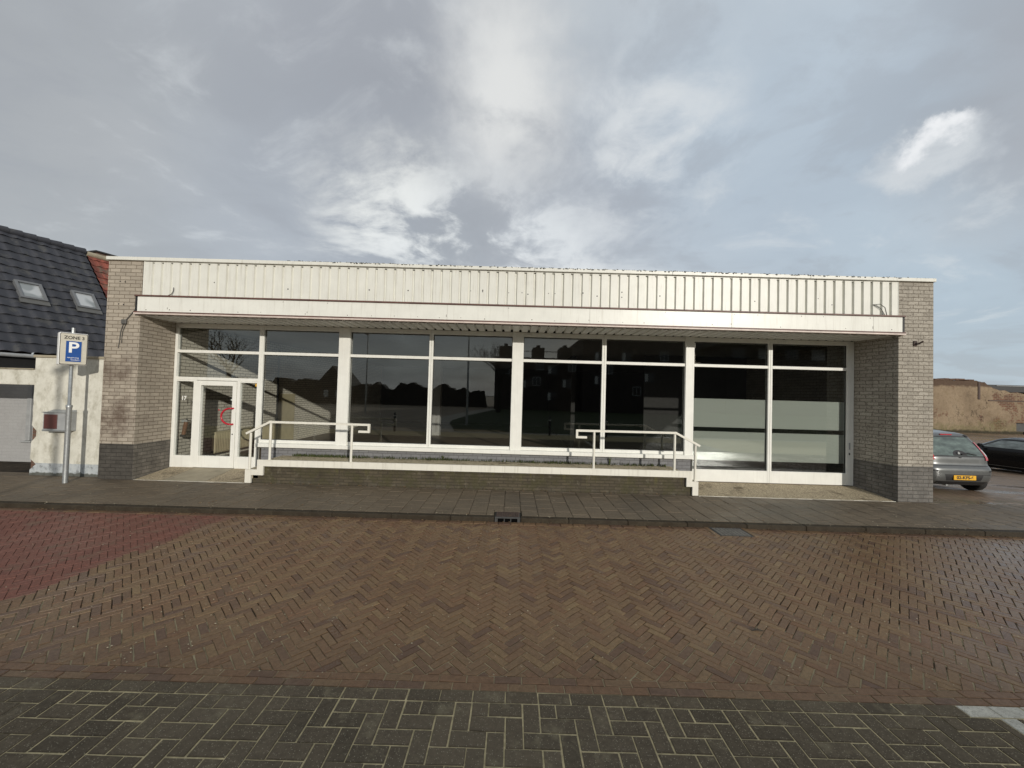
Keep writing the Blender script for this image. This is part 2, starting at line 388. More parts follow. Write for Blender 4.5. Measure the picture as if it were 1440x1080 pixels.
def wet_lot():
    m, t = material('wet_lot_brick')
    x, y, z = t.sep(t.pos)
    br = t.new('ShaderNodeTexBrick', offset=0.5)
    t.put(br.inputs['Vector'], t.comb(t.math('ADD', x, t.math('MULTIPLY', y, 0.25)), t.math('SUBTRACT', y, t.math('MULTIPLY', x, 0.25)), 0.0))
    t.put(br.inputs['Color1'], (0.27, 0.185, 0.12)); t.put(br.inputs['Color2'], (0.20, 0.14, 0.095)); t.put(br.inputs['Mortar'], (0.03, 0.022, 0.015))
    for k, v in (('Scale', 1.0), ('Mortar Size', 0.008), ('Brick Width', 0.21), ('Row Height', 0.105)): br.inputs[k].default_value = v
    n = t.noise(t.vmath('MULTIPLY', t.pos, (0.35, 1.1, 1)), 0.9, 6, 0.65)
    c = t.mix(t.smooth(t.noise(t.pos, 1.2, 6), 0.5, 0.7, 0, 0.6), br.outputs['Color'], (0.19, 0.15, 0.09))
    moss = t.math('MULTIPLY', t.smooth(y, 0.9, -0.05), t.smooth(t.noise(t.pos, 4, 6, 0.7), 0.4, 0.6))
    c = t.mix(t.math('MULTIPLY', moss, 0.8), c, (0.075, 0.07, 0.022))
    rg = t.smooth(n, 0.36, 0.56, 0.10, 0.6)
    pbr(t, c, t.math('MAXIMUM', rg, t.math('MULTIPLY', moss, 0.8)), spec=0.6)
    h = t.math('SUBTRACT', t.math('MULTIPLY', t.noise(t.pos, 3.5, 4), 0.6), t.math('MULTIPLY', br.outputs['Fac'], 0.5))
    pbr(t, normal=t.bump(h, 0.35, 0.02))
    return m
M['lot'] = wet_lot()

def plaster_mat():
    m, t = material('flaking_cream_plaster')
    x, y, z = t.sep(t.pos)
    c = t.ramp(t.noise(t.pos, 3.0, 7, 0.65), [(0.25, (0.53, 0.515, 0.44)), (0.6, (0.67, 0.655, 0.575))])
    st = t.noise(t.comb(t.math('MULTIPLY', x, 2.2), y, t.math('MULTIPLY', z, 1.3)), 2.1, 8, 0.72)
    c = t.mix(t.smooth(st, 0.42, 0.75, 0, 0.75), c, (0.27, 0.25, 0.18))
    c = t.mix(t.smooth(t.noise(t.pos, 14, 6, 0.7), 0.55, 0.75, 0, 0.4), c, (0.30, 0.27, 0.2))
    low = t.smooth(t.math('ADD', z, t.math('MULTIPLY', t.math('SUBTRACT', t.noise(t.pos, 12, 3), 0.5), 0.012)), 0.268, 0.274, 1, 0)
    lc = t.ramp(t.noise(t.pos, 8, 7, 0.75), [(0.35, (0.16, 0.165, 0.165)), (0.48, (0.40, 0.43, 0.44)), (0.7, (0.48, 0.5, 0.5))])
    c = t.mix(low, c, lc)
    g = t.smooth(t.math('ADD', z, t.math('MULTIPLY', t.noise(t.pos, 5, 5, 0.7), -0.16)), 0.0, -0.03)
    c = t.mix(t.math('MULTIPLY', g, 0.85), c, (0.05, 0.05, 0.035))
    pbr(t, c, 0.85, spec=0.25, normal=t.bump(t.noise(t.pos, 9, 7, 0.7), 0.6, 0.012))
    return m
M['plaster'] = plaster_mat()

def oldwall_mat():
    m, t = material('crumbling_ochre_render')
    x, y, z = t.sep(t.pos)
    c = t.ramp(t.noise(t.pos, 0.45, 8, 0.68), [(0.25, (0.13, 0.098, 0.068)), (0.42, (0.22, 0.165, 0.11)), (0.6, (0.29, 0.222, 0.15)), (0.8, (0.19, 0.158, 0.11))])
    c = t.mix(t.smooth(t.noise(t.pos, 1.7, 7, 0.7), 0.52, 0.66, 0, 0.7), c, (0.20, 0.15, 0.09))
    br = t.new('ShaderNodeTexBrick', offset=0.5)
    t.put(br.inputs['Vector'], t.comb(x, z, 0.0))
    t.put(br.inputs['Color1'], (0.17, 0.075, 0.05)); t.put(br.inputs['Color2'], (0.11, 0.06, 0.045)); t.put(br.inputs['Mortar'], (0.22, 0.18, 0.12))
    for k, v in (('Scale', 1.0), ('Mortar Size', 0.02), ('Brick Width', 0.4), ('Row Height', 0.16)): br.inputs[k].default_value = v
    patch = t.math('ADD', t.noise(t.vmath('ADD', t.pos, (3.1, 0, 1.7)), 0.55, 7, 0.7), t.smooth(x, 43.0, 46.5, 0, 0.11))
    patch = t.math('ADD', patch, t.math('MULTIPLY', t.smooth(t.math('ABSOLUTE', t.math('SUBTRACT', z, 0.9)), 0.0, 0.8, 0.10, 0), t.smooth(x, 41.5, 40.5)))
    c = t.mix(t.smooth(patch, 0.60, 0.64), c, br.outputs['Color'])
    top = t.smooth(t.math('ADD', z, t.math('MULTIPLY', t.noise(t.pos, 1.2, 6, 0.7), 0.7)), 4.15, 4.4)
    c = t.mix(t.math('MULTIPLY', top, 0.9), c, (0.085, 0.055, 0.04))
    low = t.smooth(t.math('ADD', z, t.math('MULTIPLY', t.noise(t.pos, 0.5, 8, 0.75), -3.4)), -0.7, -1.7)
    c = t.mix(t.math('MULTIPLY', low, t.smooth(t.noise(t.pos, 3, 7, 0.75), 0.35, 0.65, 0.1, 0.8)), c, (0.13, 0.125, 0.055))
    bot = t.smooth(t.math('ADD', z, t.math('MULTIPLY', t.noise(t.pos, 2.5, 6, 0.7), -0.5)), -0.3, -0.55)
    c = t.mix(t.math('MULTIPLY', bot, 0.9), c, (0.025, 0.024, 0.016))
    ck = t.math('ABSOLUTE', t.math('SUBTRACT', t.noise(t.vmath('MULTIPLY', t.pos, (1.0, 1, 0.55)), 0.35, 7, 0.6), 0.47))
    c = t.mix(t.math('MULTIPLY', t.smooth(ck, 0.002, 0.006, 0.8, 0), t.smooth(t.noise(t.pos, 0.3, 2), 0.45, 0.6)), c, (0.06, 0.045, 0.03))
    c = t.mix(t.smooth(t.noise(t.pos, 4.5, 8, 0.75), 0.5, 0.68, 0, 0.5), c, (0.13, 0.10, 0.065))
    pbr(t, c, 0.9, spec=0.2, normal=t.bump(t.noise(t.pos, 1.6, 9, 0.75), 0.9, 0.12))
    return m
M['oldwall'] = oldwall_mat()

def tile_mat(name, c, rough, var=0.35, lich=None):
    m, t = material(name)
    r = t.attr('rnd')
    col = t.mix(r, [k * (1 - var) for k in c], [k * (1 + var) for k in c])
    if lich: col = t.mix(t.smooth(t.noise(t.pos, 3.2, 7, 0.7), 0.52, 0.64, 0, 0.8), col, lich)
    pbr(t, col, t.math('ADD', rough, t.math('MULTIPLY', t.noise(t.pos, 5, 4), 0.2)), spec=0.5)
    return m
M['tile_black'] = tile_mat('black_glazed_tile', (0.034, 0.036, 0.044), 0.62, 0.22, (0.062, 0.062, 0.06))
M['tile_red'] = tile_mat('old_red_tile', (0.20, 0.055, 0.036), 0.7, 0.4, (0.10, 0.085, 0.06))
M['grass'] = simple('winter_grass', (0.035, 0.048, 0.014), 0.9, 0.4, 3, bump=0.5)
M['moss'] = simple('moss_green', (0.05, 0.062, 0.016), 0.95, 0.5, 20)
M['path'] = simple('pale_footpath', (0.42, 0.39, 0.33), 0.8, 0.2, 2)
M['bark'] = simple('dark_bark', (0.03, 0.025, 0.02), 0.9, 0.3, 9)
M['cloth'] = simple('pale_curtain', (0.5, 0.5, 0.48), 0.8)
M['dark_glass'] = simple('dark_window', (0.02, 0.022, 0.025), 0.08, 0.1, 2)

# ------------------------------------------------------------------ paving generators
def clip(poly, a, b, c):
    """keep a*x + b*y <= c"""
    out = []
    for i in range(len(poly)):
        p, q = poly[i], poly[(i + 1) % len(poly)]
        dp = a * p[0] + b * p[1] - c; dq = a * q[0] + b * q[1] - c
        if dp <= 0: out.append(p)
        if (dp < 0 < dq) or (dq < 0 < dp):
            k = dp / (dp - dq); out.append((p[0] + k * (q[0] - p[0]), p[1] + k * (q[1] - p[1])))
    return out
def area(poly):
    return 0.5 * sum(poly[i][0] * poly[(i + 1) % len(poly)][1] - poly[(i + 1) % len(poly)][0] * poly[i][1] for i in range(len(poly)))
def inset(poly, d):
    for i in range(len(poly)):
        pass
    out = list(poly); n = len(poly)
    src = list(poly)
    for i in range(n):
        p, q = src[i], src[(i + 1) % n]
        ex, ey = q[0] - p[0], q[1] - p[1]; L = math.hypot(ex, ey)
        if L < 1e-6: continue
        nx, ny = ey / L, -ex / L          # outward for CCW
        out = clip(out, nx, ny, nx * p[0] + ny * p[1] - d)
        if len(out) < 3: return []
    # drop doubles
    res = []
    for p in out:
        if not res or math.hypot(p[0] - res[-1][0], p[1] - res[-1][1]) > 1e-4: res.append(p)
    if len(res) > 2 and math.hypot(res[0][0] - res[-1][0], res[0][1] - res[-1][1]) < 1e-4: res.pop()
    return res
def zroad(x, y):
    return 0.003 * math.sin(x * 0.9 + 1.3 * math.sin(y * 0.7)) + 0.002 * math.sin(y * 2.1 + x * 0.37) + 0.0015 * math.sin(x * 3.1 - y * 1.7)
def lay(mb, poly, z, joint=0.006, bev=0.006, drop=0.022, zv=0.0015, tilt=0.006, r=None, zf=None, jit=0.0015, mi=0):
    if len(poly) < 3 or abs(area(poly)) < 0.0012: return
    if area(poly) < 0: poly = poly[::-1]
    if jit:
        jx, jy, ja = rng.uniform(-jit, jit), rng.uniform(-jit, jit), rng.uniform(-jit, jit) * 6
        cx = sum(p[0] for p in poly) / len(poly); cy = sum(p[1] for p in poly) / len(poly)
        poly = [(p[0] + jx - ja * (p[1] - cy), p[1] + jy + ja * (p[0] - cx)) for p in poly]
    p1 = inset(poly, joint / 2)
    if len(p1) < 3: return
    cx = sum(p[0] for p in p1) / len(p1); cy = sum(p[1] for p in p1) / len(p1)
    mn = min(math.hypot(p[0] - cx, p[1] - cy) for p in p1)
    k = max(0.4, 1 - bev * 1.3 / max(mn, 1e-3))
    d = min(bev, 0.3 * mn)
    p2 = [((p[0] - cx), (p[1] - cy)) for p in p1]
    p2 = [(cx + q[0] - d * (1 if q[0] > 0 else -1) * min(1, abs(q[0]) / (0.7 * mn)), cy + q[1] - d * (1 if q[1] > 0 else -1) * min(1, abs(q[1]) / (0.7 * mn))) for q in p2]
    zc = z + rng.uniform(-zv, zv) + (zf(cx, cy) if zf else 0)
    tx, ty = rng.uniform(-tilt, tilt), rng.uniform(-tilt, tilt)
    H = lambda p: zc + tx * (p[0] - cx) + ty * (p[1] - cy)
    n = len(p1)
    v = [(p[0], p[1], H(p)) for p in p2] + [(p[0], p[1], H(p) - d * 0.7) for p in p1] + [(p[0], p[1], zc - drop) for p in p1]
    a = rng.random() if r is None else r
    f = [list(range(n))]
    for L in (0, n):
        f += [(L + i, L + n + i, L + n + (i + 1) % n, L + (i + 1) % n) for i in range(n)]
    mb.add(v, f, mi, a)
def herring(x0, x1, y0, y1, L, n, ang, org=(0, 0)):
    """yield oriented rectangles of an n:1 herringbone covering the box"""
    W = L / n; ca, sa = math.cos(ang), math.sin(ang)
    rad = math.hypot(x1 - x0, y1 - y0) / 2 + L; cx, cy = (x0 + x1) / 2, (y0 + y1) / 2
    # box corners in pattern space
    cs = [((px - org[0]) * ca + (py - org[1]) * sa, -(px - org[0]) * sa + (py - org[1]) * ca) for px in (x0, x1) for py in (y0, y1)]
    i0 = int(min(c[0] for c in cs) / W) - n - 1; i1 = int(max(c[0] for c in cs) / W) + n + 1
    j0 = int(min(c[1] for c in cs) / W) - n - 1; j1 = int(max(c[1] for c in cs) / W) + n + 1
    for i in range(i0, i1):
        for j in range(j0, j1):
            k = (i - j) % (2 * n)
            if k == 0: rct = (i, j, i + n, j + 1)
            elif k == n: rct = (i, j - n + 1, i + 1, j + 1)
            else: continue
            P = [(rct[0] * W, rct[1] * W), (rct[2] * W, rct[1] * W), (rct[2] * W, rct[3] * W), (rct[0] * W, rct[3] * W)]
            Q = [(org[0] + p[0] * ca - p[1] * sa, org[1] + p[0] * sa + p[1] * ca) for p in P]
            if max(q[0] for q in Q) < x0 or min(q[0] for q in Q) > x1 or max(q[1] for q in Q) < y0 or min(q[1] for q in Q) > y1: continue
            yield Q
def boxclip(P, x0, x1, y0, y1):
    P = clip(P, 1, 0, x1)
    if len(P) > 2: P = clip(P, -1, 0, -x0)
    if len(P) > 2: P = clip(P, 0, 1, y1)
    if len(P) > 2: P = clip(P, 0, -1, -y0)
    return P

ZR = -0.07; YK = -1.83; YE = -5.54
XL, XR = -12.6, 12.6
# base sheets
gd = MB(); gd.box(-300, 300, -300, 300, -2.5, -0.62)
struct(gd.build('ground', M['soil']))
rb = MB(); rb.box(-60, 60, YE, YK - 0.12, -0.5, ZR - 0.03)
_nx, _ny = 150, 26
_v = [(XL + (XR - XL) * i / _nx, YE + 0.001 + (YK - 0.13 - YE) * j / _ny, 0) for j in range(_ny + 1) for i in range(_nx + 1)]
_v = [(x, y, ZR - 0.0070 + (0.003 * math.sin(x * 0.9 + 1.3 * math.sin(y * 0.7)) + 0.002 * math.sin(y * 2.1 + x * 0.37) + 0.0015 * math.sin(x * 3.1 - y * 1.7))) for x, y, z in _v]
rb.add(_v, [(j * (_nx + 1) + i, j * (_nx + 1) + i + 1, (j + 1) * (_nx + 1) + i + 1, (j + 1) * (_nx + 1) + i) for j in range(_ny) for i in range(_nx)])
mb = MB()
RED = -4.8
def redline(y): return -4.55 - 0.135 * (-y - 1.9)      # slightly skewed edge of the red table
red = MB()
nrm = (1.0, -0.135)
kc = -4.55 + 0.135 * 1.9                                 # x - 0.135 y <= kc
for P in herring(XL, XR, YE + 0.14, YK - 0.125, 0.207, 3, R(45), (0.03, 0.02)):
    P = boxclip(P, XL, XR, YE + 0.145, YK - 0.125)
    if len(P) < 3: continue
    cx = sum(p[0] for p in P) / len(P); cy = sum(p[1] for p in P) / len(P)
    if cx - 0.135 * cy > kc: lay(mb, P, ZR, rng.choice([0.006, 0.007, 0.009]), 0.005, zf=zroad, zv=0.0015, tilt=0.015, jit=0.003)
for P in herring(XL, -4.0, YE + 0.14, YK - 0.125, 0.207, 3, R(45), (0.03, 0.02)):
    P = boxclip(P, XL, XR, YE + 0.145, YK - 0.125)
    if len(P) < 3: continue
    cx = sum(p[0] for p in P) / len(P); cy = sum(p[1] for p in P) / len(P)
    if cx - 0.135 * cy <= kc: lay(red, P, ZR, 0.004, 0.004, zf=zroad, zv=0.0015, tilt=0.012, jit=0.001)
for row in range(2):                                      # stretcher courses along both edges
    for yy in (YE + 0.0725 * row, ):
        x = XL + (0.1 if row else 0)
        while x < XR:
            lay(mb, [(x, yy), (x + 0.207, yy), (x + 0.207, yy + 0.0725), (x, yy + 0.0725)], ZR, 0.007, 0.006, zf=zroad, zv=0.002, tilt=0.018, r=rng.choice([0.05, 0.7, 0.72, 0.78, 0.4]))
            x += 0.207
x = XL
while x < XR:                                             # gutter course by the kerb
    lay(mb, [(x, YK - 0.122), (x + 0.207, YK - 0.122), (x + 0.207, YK - 0.004), (x, YK - 0.004)], ZR + 0.001, 0.007, 0.006, zf=zroad, zv=0.002, tilt=0.01, r=rng.choice([0.0, 0.1, 0.3]))
    x += 0.207
road = struct(mb.build('road', M['clinker'], fixn=False))
struct(red.build('red_crossing', M['redpave'], fixn=False))
rb.box(-60, XL, YE, YK, -0.012 + ZR, ZR); rb.box(XR, 60, YE, YK, ZR - 0.012, ZR)
rb.box(-60, 60, YK - 0.12, YK - 0.0, -0.5, ZR - 0.012)
struct(rb.build('road_bed', M['joint_brown']))

# grey paving in the foreground
gp = MB(); wp = MB()
WX = (3.262, 3.727)
x = XL + 0.05
x = WX[0] - 0.2325 * 60
while x < 12:
    r4 = [(x, YE - 0.106), (x + 0.2325, YE - 0.106), (x + 0.2325, YE - 0.001), (x, YE - 0.001)]
    white = x > WX[0] - 0.01 and x < WX[0] + 0.8
    lay(wp if white else gp, r4, ZR + 0.002, rng.choice([0.008, 0.010, 0.012]), 0.005, zv=0.001, tilt=0.008)
    x += 0.2325
SX = (3.455, 3.572)
for P in herring(-9, 9, -8.3, YE - 0.106, 0.2325, 2, 0.0, (0.01, YE - 0.106)):
    P = boxclip(P, -9, 9, -8.3, YE - 0.107)
    if len(P) < 3: continue
    for s, lim in ((1, SX[0]), (-1, -SX[1])):
        Q = clip(P, s, 0, lim)
        if len(Q) > 2: lay(gp, Q, ZR + 0.002, rng.choice([0.008, 0.010, 0.013]), 0.005, zv=0.0012, tilt=0.008)
y = YE - 0.107
while y > -8.2:
    lay(wp, [(SX[0], y - 0.2325), (SX[1], y - 0.2325), (SX[1], y), (SX[0], y)], ZR + 0.002, 0.009, 0.006, zv=0.001); y -= 0.2325
struct(gp.build('paving', M['greypave'], fixn=False))
struct(wp.build('road_marking', M['whitepave'], fixn=False))
pb = MB(); pb.box(-60, 60, -10.5, YE, -0.5, ZR - 0.0045)
struct(pb.build('paving_bed', M['joint_pale']))

# footway in front of the shop
fw = MB(); kb = MB()
x = -16.0; col_ = 0
while x < 16:
    y = YK + 0.13 - (0.15 if col_ % 2 else 0.0)
    while y < -0.01:
        P = boxclip([(x, y), (x + 0.3, y), (x + 0.3, y + 0.3), (x, y + 0.3)], -16, 16, YK + 0.13, -0.005)
        if len(P) > 2:
            if x + 0.3 > -0.27 and x < 0.21 and y < YK + 0.34:
                for Q in (clip(P, 1, 0, -0.27), clip(P, -1, 0, -0.21), clip(clip(clip(P, 1, 0, 0.21), -1, 0, 0.27), 0, -1, -(YK + 0.345))):
                    if len(Q) > 2: lay(fw, Q, 0.0, 0.008, 0.005, zv=0.002)
            else: lay(fw, P, 0.0, 0.008, 0.005, zv=0.0025, tilt=0.010)
        y += 0.3
    x += 0.3; col_ += 1
# joint between left end of shop and garden wall continues back
for yy in (0.0, 0.3):
    x = -16.0
    while x < -8.97:
        P = boxclip([(x, yy), (x + .3, yy), (x + .3, yy + .3), (x, yy + .3)], -16, -8.95, 0, 0.38)
        if len(P) > 2: lay(fw, P, 0.0, 0.006, 0.004, zv=0.002)
        x += 0.3
struct(fw.build('footway', M['slab'], fixn=False))
fb = MB(); fb.box(-60, -16, YK + 0.125, 0.0, -0.5, -0.004); fb.box(16, 60, YK + 0.125, 0.0, -0.5, -0.004)
fb.box(-16, 16, YK + 0.125, -0.0005, -0.5, -0.014); fb.box(-60, -8.94, 0.0, 1.8, -0.5, -0.014)
struct(fb.build('footway_bed', M['joint_dark']))
x = -60.0
while x < 60:
    for a, b in ([(x, min(x + 1.0, -0.25)), (max(x, 0.19), x + 1.0)] if x < 0.19 and x + 1 > -0.25 else [(x, x + 1.0)]):
        if b - a < 0.05: continue
        dz = rng.uniform(-0.003, 0.003)
        v0 = len(kb.v); kb.bbox(a + 0.001, b - 0.001, YK, YK + 0.125, -0.4, 0.002 + dz, 0.012)
        for i in range(len(kb.a)):
            pass
        nf = 26
        rr = rng.random()
        for i in range(len(kb.a) - nf, len(kb.a)): kb.a[i] = rr
    x += 1.0
struct(kb.build('kerb', M['kerb']))

# storm drain in the kerb
d = thing('storm_drain', 'cast iron kerb inlet with dark slot and rusty lid in the kerb', 'drain', (-0.03, YK, 0))
b = MB(); b.bbox(-0.215, 0.215, -0.012, 0.02, -0.012, 0.012, 0.004); b.bbox(-0.215, -0.165, -0.012, 0.02, -0.09, -0.012, 0.004); b.bbox(0.165, 0.215, -0.012, 0.02, -0.09, -0.012, 0.004)
b.bbox(-0.215, 0.215, 0.02, 0.34, -0.09, -0.004, 0.004)
for xx in (-0.055, 0.055): b.bbox(xx - 0.008, xx + 0.008, -0.006, 0.018, -0.08, -0.012, 0.002)
b.build('frame', M['iron'], d)
b = MB()
for i in range(13):
    xx = -0.18 + i * 0.03; b.bbox(xx - 0.011, xx + 0.011, 0.04, 0.31, -0.004, 0.008, 0.003)
b.box(-0.2, 0.2, 0.03, 0.32, -0.005, 0.001); b.build('lid', M['rust'], d)
b = MB(); b.box(-0.165, 0.165, 0.012, 0.0195, -0.085, -0.013); b.build('slot', M['void'], d)
# drain cover in the road
d = thing('drain_cover', 'square dark iron grid cover set in the brown brick road close to the kerb', 'drain cover', (3.62, -2.02, ZR))
b = MB(); b.bbox(-0.27, 0.27, -0.19, 0.19, -0.02, 0.009, 0.004); b.build('frame', M['iron'], d)
b = MB()
for i in range(8):
    for j in range(6):
        b.bbox(-0.235 + i * 0.06, -0.185 + i * 0.06, -0.165 + j * 0.056, -0.12 + j * 0.056, 0.0085, 0.013, 0.003)
b.build('grid', M['iron_pale'], d)
for s in (-1, 1):
    b = MB(); b.bbox(s * 0.31 - 0.035, s * 0.31 + 0.035, -0.2, 0.2, -0.03, 0.010, 0.005); b.build('brick_border', M['clinker'], d)

# lot right of the shop, and the passage on the left
lot = MB()
ys = [-0.02, 0.4, 1.4, 3.0, 5.5, 8.0, 12.0, 20.0, 60.0]; zs = [-0.006, -0.01, -0.02, -0.13, -0.30, -0.36, -0.40, -0.40, -0.40]
v = []; f = []
for yy, zz in zip(ys, zs): v += [(9.09, yy, zz), (90, yy, zz)]
for i in range(len(ys) - 1): f.append((2 * i, 2 * i + 1, 2 * i + 3, 2 * i + 2))
lot.add(v, f); struct(lot.build('parking_lot', M['lot']))
ps = MB(); ps.box(-60, -8.95, 0.381, 14, -0.5, -0.008); struct(ps.build('yard', M['soil']))
# beyond the street, behind the camera
curve = [(-3.2, -11.0), (-3.6, -13), (-4.3, -16), (-4.6, -19), (-4.3, -24), (-3.4, -32), (-2.0, -42)]
lw = MB(); lw.add([(120, -11.0, -0.075)] + [(x, y, -0.075) for x, y in curve] + [(-2, -200, -0.075), (120, -200, -0.075)], [list(range(10))]); struct(lw.build('lawn', M['grass']))
sq = MB(); sq.box(-120, 120, -200, -11.0, -0.6, -0.082); struct(sq.build('square', simple('worn_brown_paving', (0.32, 0.26, 0.19), 0.75, 0.3, 0.7)))
pa = MB(); v = []; f = []
for i, (px, py) in enumerate(curve): v += [(px - 1.5, py - 0.3, -0.068), (px + 0.05, py, -0.068)]
for i in range(len(curve) - 1): f.append((2 * i, 2 * i + 1, 2 * i + 3, 2 * i + 2))
pa.add(v, f); pa.box(-120, 120, -11.0, -10.5, -0.6, -0.071); struct(pa.build('footpath', M['path']))

# ------------------------------------------------------------------ the shop
shop = thing('shop_building', 'long flat-roofed empty shop with white windows, cream ribbed fascia and grey brick end walls', 'shop')
XA, XB, XC, XD = -8.929, -8.18, 8.27, 9.101
HB = 4.769; RY = 0.927
b = MB(); b.box(XA, XB, 0.0, 16, -0.3, HB); b.build('end_wall', M['brick_l'], shop)
b = MB(); v = [(8.348, 0), (9.101, 0), (9.101, 16), (8.19, 16), (8.19, 0.93)]
b.add([(x, y, -0.3) for x, y in v] + [(x, y, HB) for x, y in v], [(4, 3, 2, 1, 0), (5, 6, 7, 8, 9)] + [(i, (i + 1) % 5, (i + 1) % 5 + 5, i + 5) for i in range(5)])
b.build('end_wall', M['brick_r'], shop)
b = MB()
x = XA - 0.028; seg = [XA - 0.028, -5.6, -2.6, 0.4, 3.4, 6.4, XD + 0.025]
for i in range(6): b.bbox(seg[i], seg[i + 1] - 0.003, -0.045, 0.25, HB + 0.002, HB + 0.078, 0.006)
b.bbox(XA - 0.028, XA + 0.2, 0.25, 16, HB + 0.002, HB + 0.078, 0.006); b.bbox(XD - 0.2, XD + 0.025, 0.25, 16, HB + 0.002, HB + 0.078, 0.006)
cop = b.build('coping', M['cream'], shop)
b = MB()       # algae and moss crumbs on the coping
for i in range(420):
    x = rng.choice([rng.uniform(-3.5, 9), rng.uniform(0.5, 6.5), rng.uniform(-5, -2.6)]); s = rng.uniform(0.006, 0.02)
    yy = rng.uniform(-0.05, 0.0) if rng.random() < 0.5 else -0.042
    b.add([(x - s, yy, HB + 0.076), (x + s, yy, HB + 0.076), (x + s * .6, yy + .02, HB + 0.076), (x, yy + 0.006, HB + 0.078 + s * rng.uniform(0.4, 1.3))], [(0, 1, 3), (1, 2, 3), (2, 0, 3)])
for i in range(160):
    x = rng.uniform(-4, 8.5); s = rng.uniform(0.005, 0.025); h = rng.uniform(0.006, 0.022)
    b.box(x - s, x + s, -0.047, -0.0445, HB + 0.07 - h, HB + 0.072)
o = b.build('moss', M['algae'], cop); o['kind'] = 'stuff'

# ribbed cladding
b = MB(); pitch = 0.2042; x0 = -8.135
prof = [(x0, 0.004)]; x = x0
n = 0
while x + pitch < 8.335 + 0.01:
    prof += [(x + 0.146, 0.004), (x + 0.160, 0.046), (x + 0.186, 0.046), (x + pitch, 0.004)]; x += pitch
prof += [(8.338, 0.004)]
z0, z1 = 4.018, HB - 0.006
v = []; f = []
for px, py in prof: v += [(px, py, z0), (px, py, z1)]
for i in range(len(prof) - 1): f.append((2 * i, 2 * i + 2, 2 * i + 3, 2 * i + 1))
b.add(v, f)
rib = b.build('ribbed_cladding', M['cream'], shop, fixn=False)
b = MB(); v = []; f = []
for px, py in prof: v += [(px, 0.007 if py < 0.02 else 0.040, HB - 0.034), (px, 0.007 if py < 0.02 else 0.040, HB - 0.002)]
for i in range(len(prof) - 1): f.append((2 * i, 2 * i + 2, 2 * i + 3, 2 * i + 1))
b.add(v, f); b.build('groove_gap_dark', M['black'], rib, fixn=False)  # black strip stands in for the dark open gaps at the groove tops
b = MB(); b.box(XB + 0.01, 8.345, 0.05, 0.3, 3.62, HB - 0.002); b.build('fascia_backing', M['dark'], shop)
b = MB(); b.bbox(-8.158, -8.136, -0.004, 0.06, 4.02, HB - 0.004, 0.002); b.bbox(8.336, 8.346, -0.004, 0.06, 4.02, HB - 0.004, 0.002)
b.box(-8.13, 8.33, 0.012, 0.05, HB - 0.022, HB - 0.003); b.build('edge_trim', M['band'], shop)
holes = [(-0.98, 4.31), (-0.72, 4.33), (-0.72, 4.30), (-0.15, 4.29), (0.22, 4.30), (0.27, 4.27), (0.80, 4.30), (0.86, 4.30), (1.47, 4.33), (1.86, 4.27), (2.32, 4.37), (2.32, 4.26), (3.15, 4.31), (-4.9, 4.24), (-3.2, 4.27), (-2.35, 4.28), (5.3, 4.25), (6.6, 4.35), (6.9, 4.22), (-6.6, 4.34)]
for hx, hz in holes:
    k = (hx - x0) % pitch
    if k > 0.14: hx -= 0.08
    r_ = rng.uniform(0.009, 0.016); MB().cyl((hx, 0.0025, hz), (hx, 0.006, hz), r_, 8).build('drill_hole', M['black'], rib)
# canopy band
b = MB(); seams = [-8.205, -7.53, -4.49, -1.47, 1.62, 4.69, 7.75, 8.375]
for a, c in zip(seams[:-1], seams[1:]): b.bbox(a + 0.0015, c - 0.0015, -0.06, -0.012, 3.652, 3.975, 0.003)
band = b.build('canopy_band', M['band'], shop)
b = MB(); b.box(-8.20, 8.37, -0.010, 0.045, 3.64, 3.985); b.build('canopy_core', M['dark'], shop)
MB().box(-8.255, -8.209, -0.055, -0.004, 3.64, 3.985).build('end_plate', M['black'], band); MB().box(8.379, 8.425, -0.055, -0.004, 3.64, 3.985).build('end_plate', M['black'], band)
b = MB(); b.bbox(-8.26, 8.43, -0.085, 0.01, 3.978, 4.012, 0.006); b.build('top_trim', M['brown'], shop)
b = MB(); b.bbox(-8.26, 8.43, -0.085, -0.005, 3.622, 3.650, 0.004); t1 = b.build('bottom_trim', M['brown'], shop)
b = MB(); b.bbox(-8.26, 8.43, -0.088, 0.02, 3.588, 3.6205, 0.004); b.build('bottom_lip', M['pink'], t1)
for i in range(34):
    hx = -8.0 + i * 0.49 + rng.uniform(-.05, .05); hz = rng.choice([3.69, 3.70, 3.94])
    MB().cyl((hx, -0.0635, hz), (hx, -0.059, hz), rng.uniform(0.006, 0.011), 8).build('screw', M['rust'], band)
for hx in seams[1:-1]: MB().box(hx - 0.02, hx - 0.012, -0.0625, -0.0605, 3.71, 3.71 + rng.uniform(0.02, 0.07)).build('rust_mark', M['rust'], band)
# soffit: corrugated sheet
b = MB(); prof = []; x = -8.2; pitch2 = 0.2042
while x < 8.37:
    prof += [(x, 3.576), (x + 0.14, 3.576), (x + 0.150, 3.626), (x + 0.195, 3.626)]; x += pitch2
v = []; f = []
for px, pz in prof: v += [(px, 0.0, pz), (px, RY - 0.03, pz)]
for i in range(len(prof) - 1): f.append((2 * i, 2 * i + 1, 2 * i + 3, 2 * i + 2))
b.add(v, f); b.build('soffit', M['soffit'], shop, fixn=False)
b = MB(); b.box(-8.17, 8.18, RY - 0.02, RY + 0.07, 3.5745, 3.66); b.build('soffit_gap', M['black'], shop)  # black strip stands in for the dark hollow behind the sheet ends
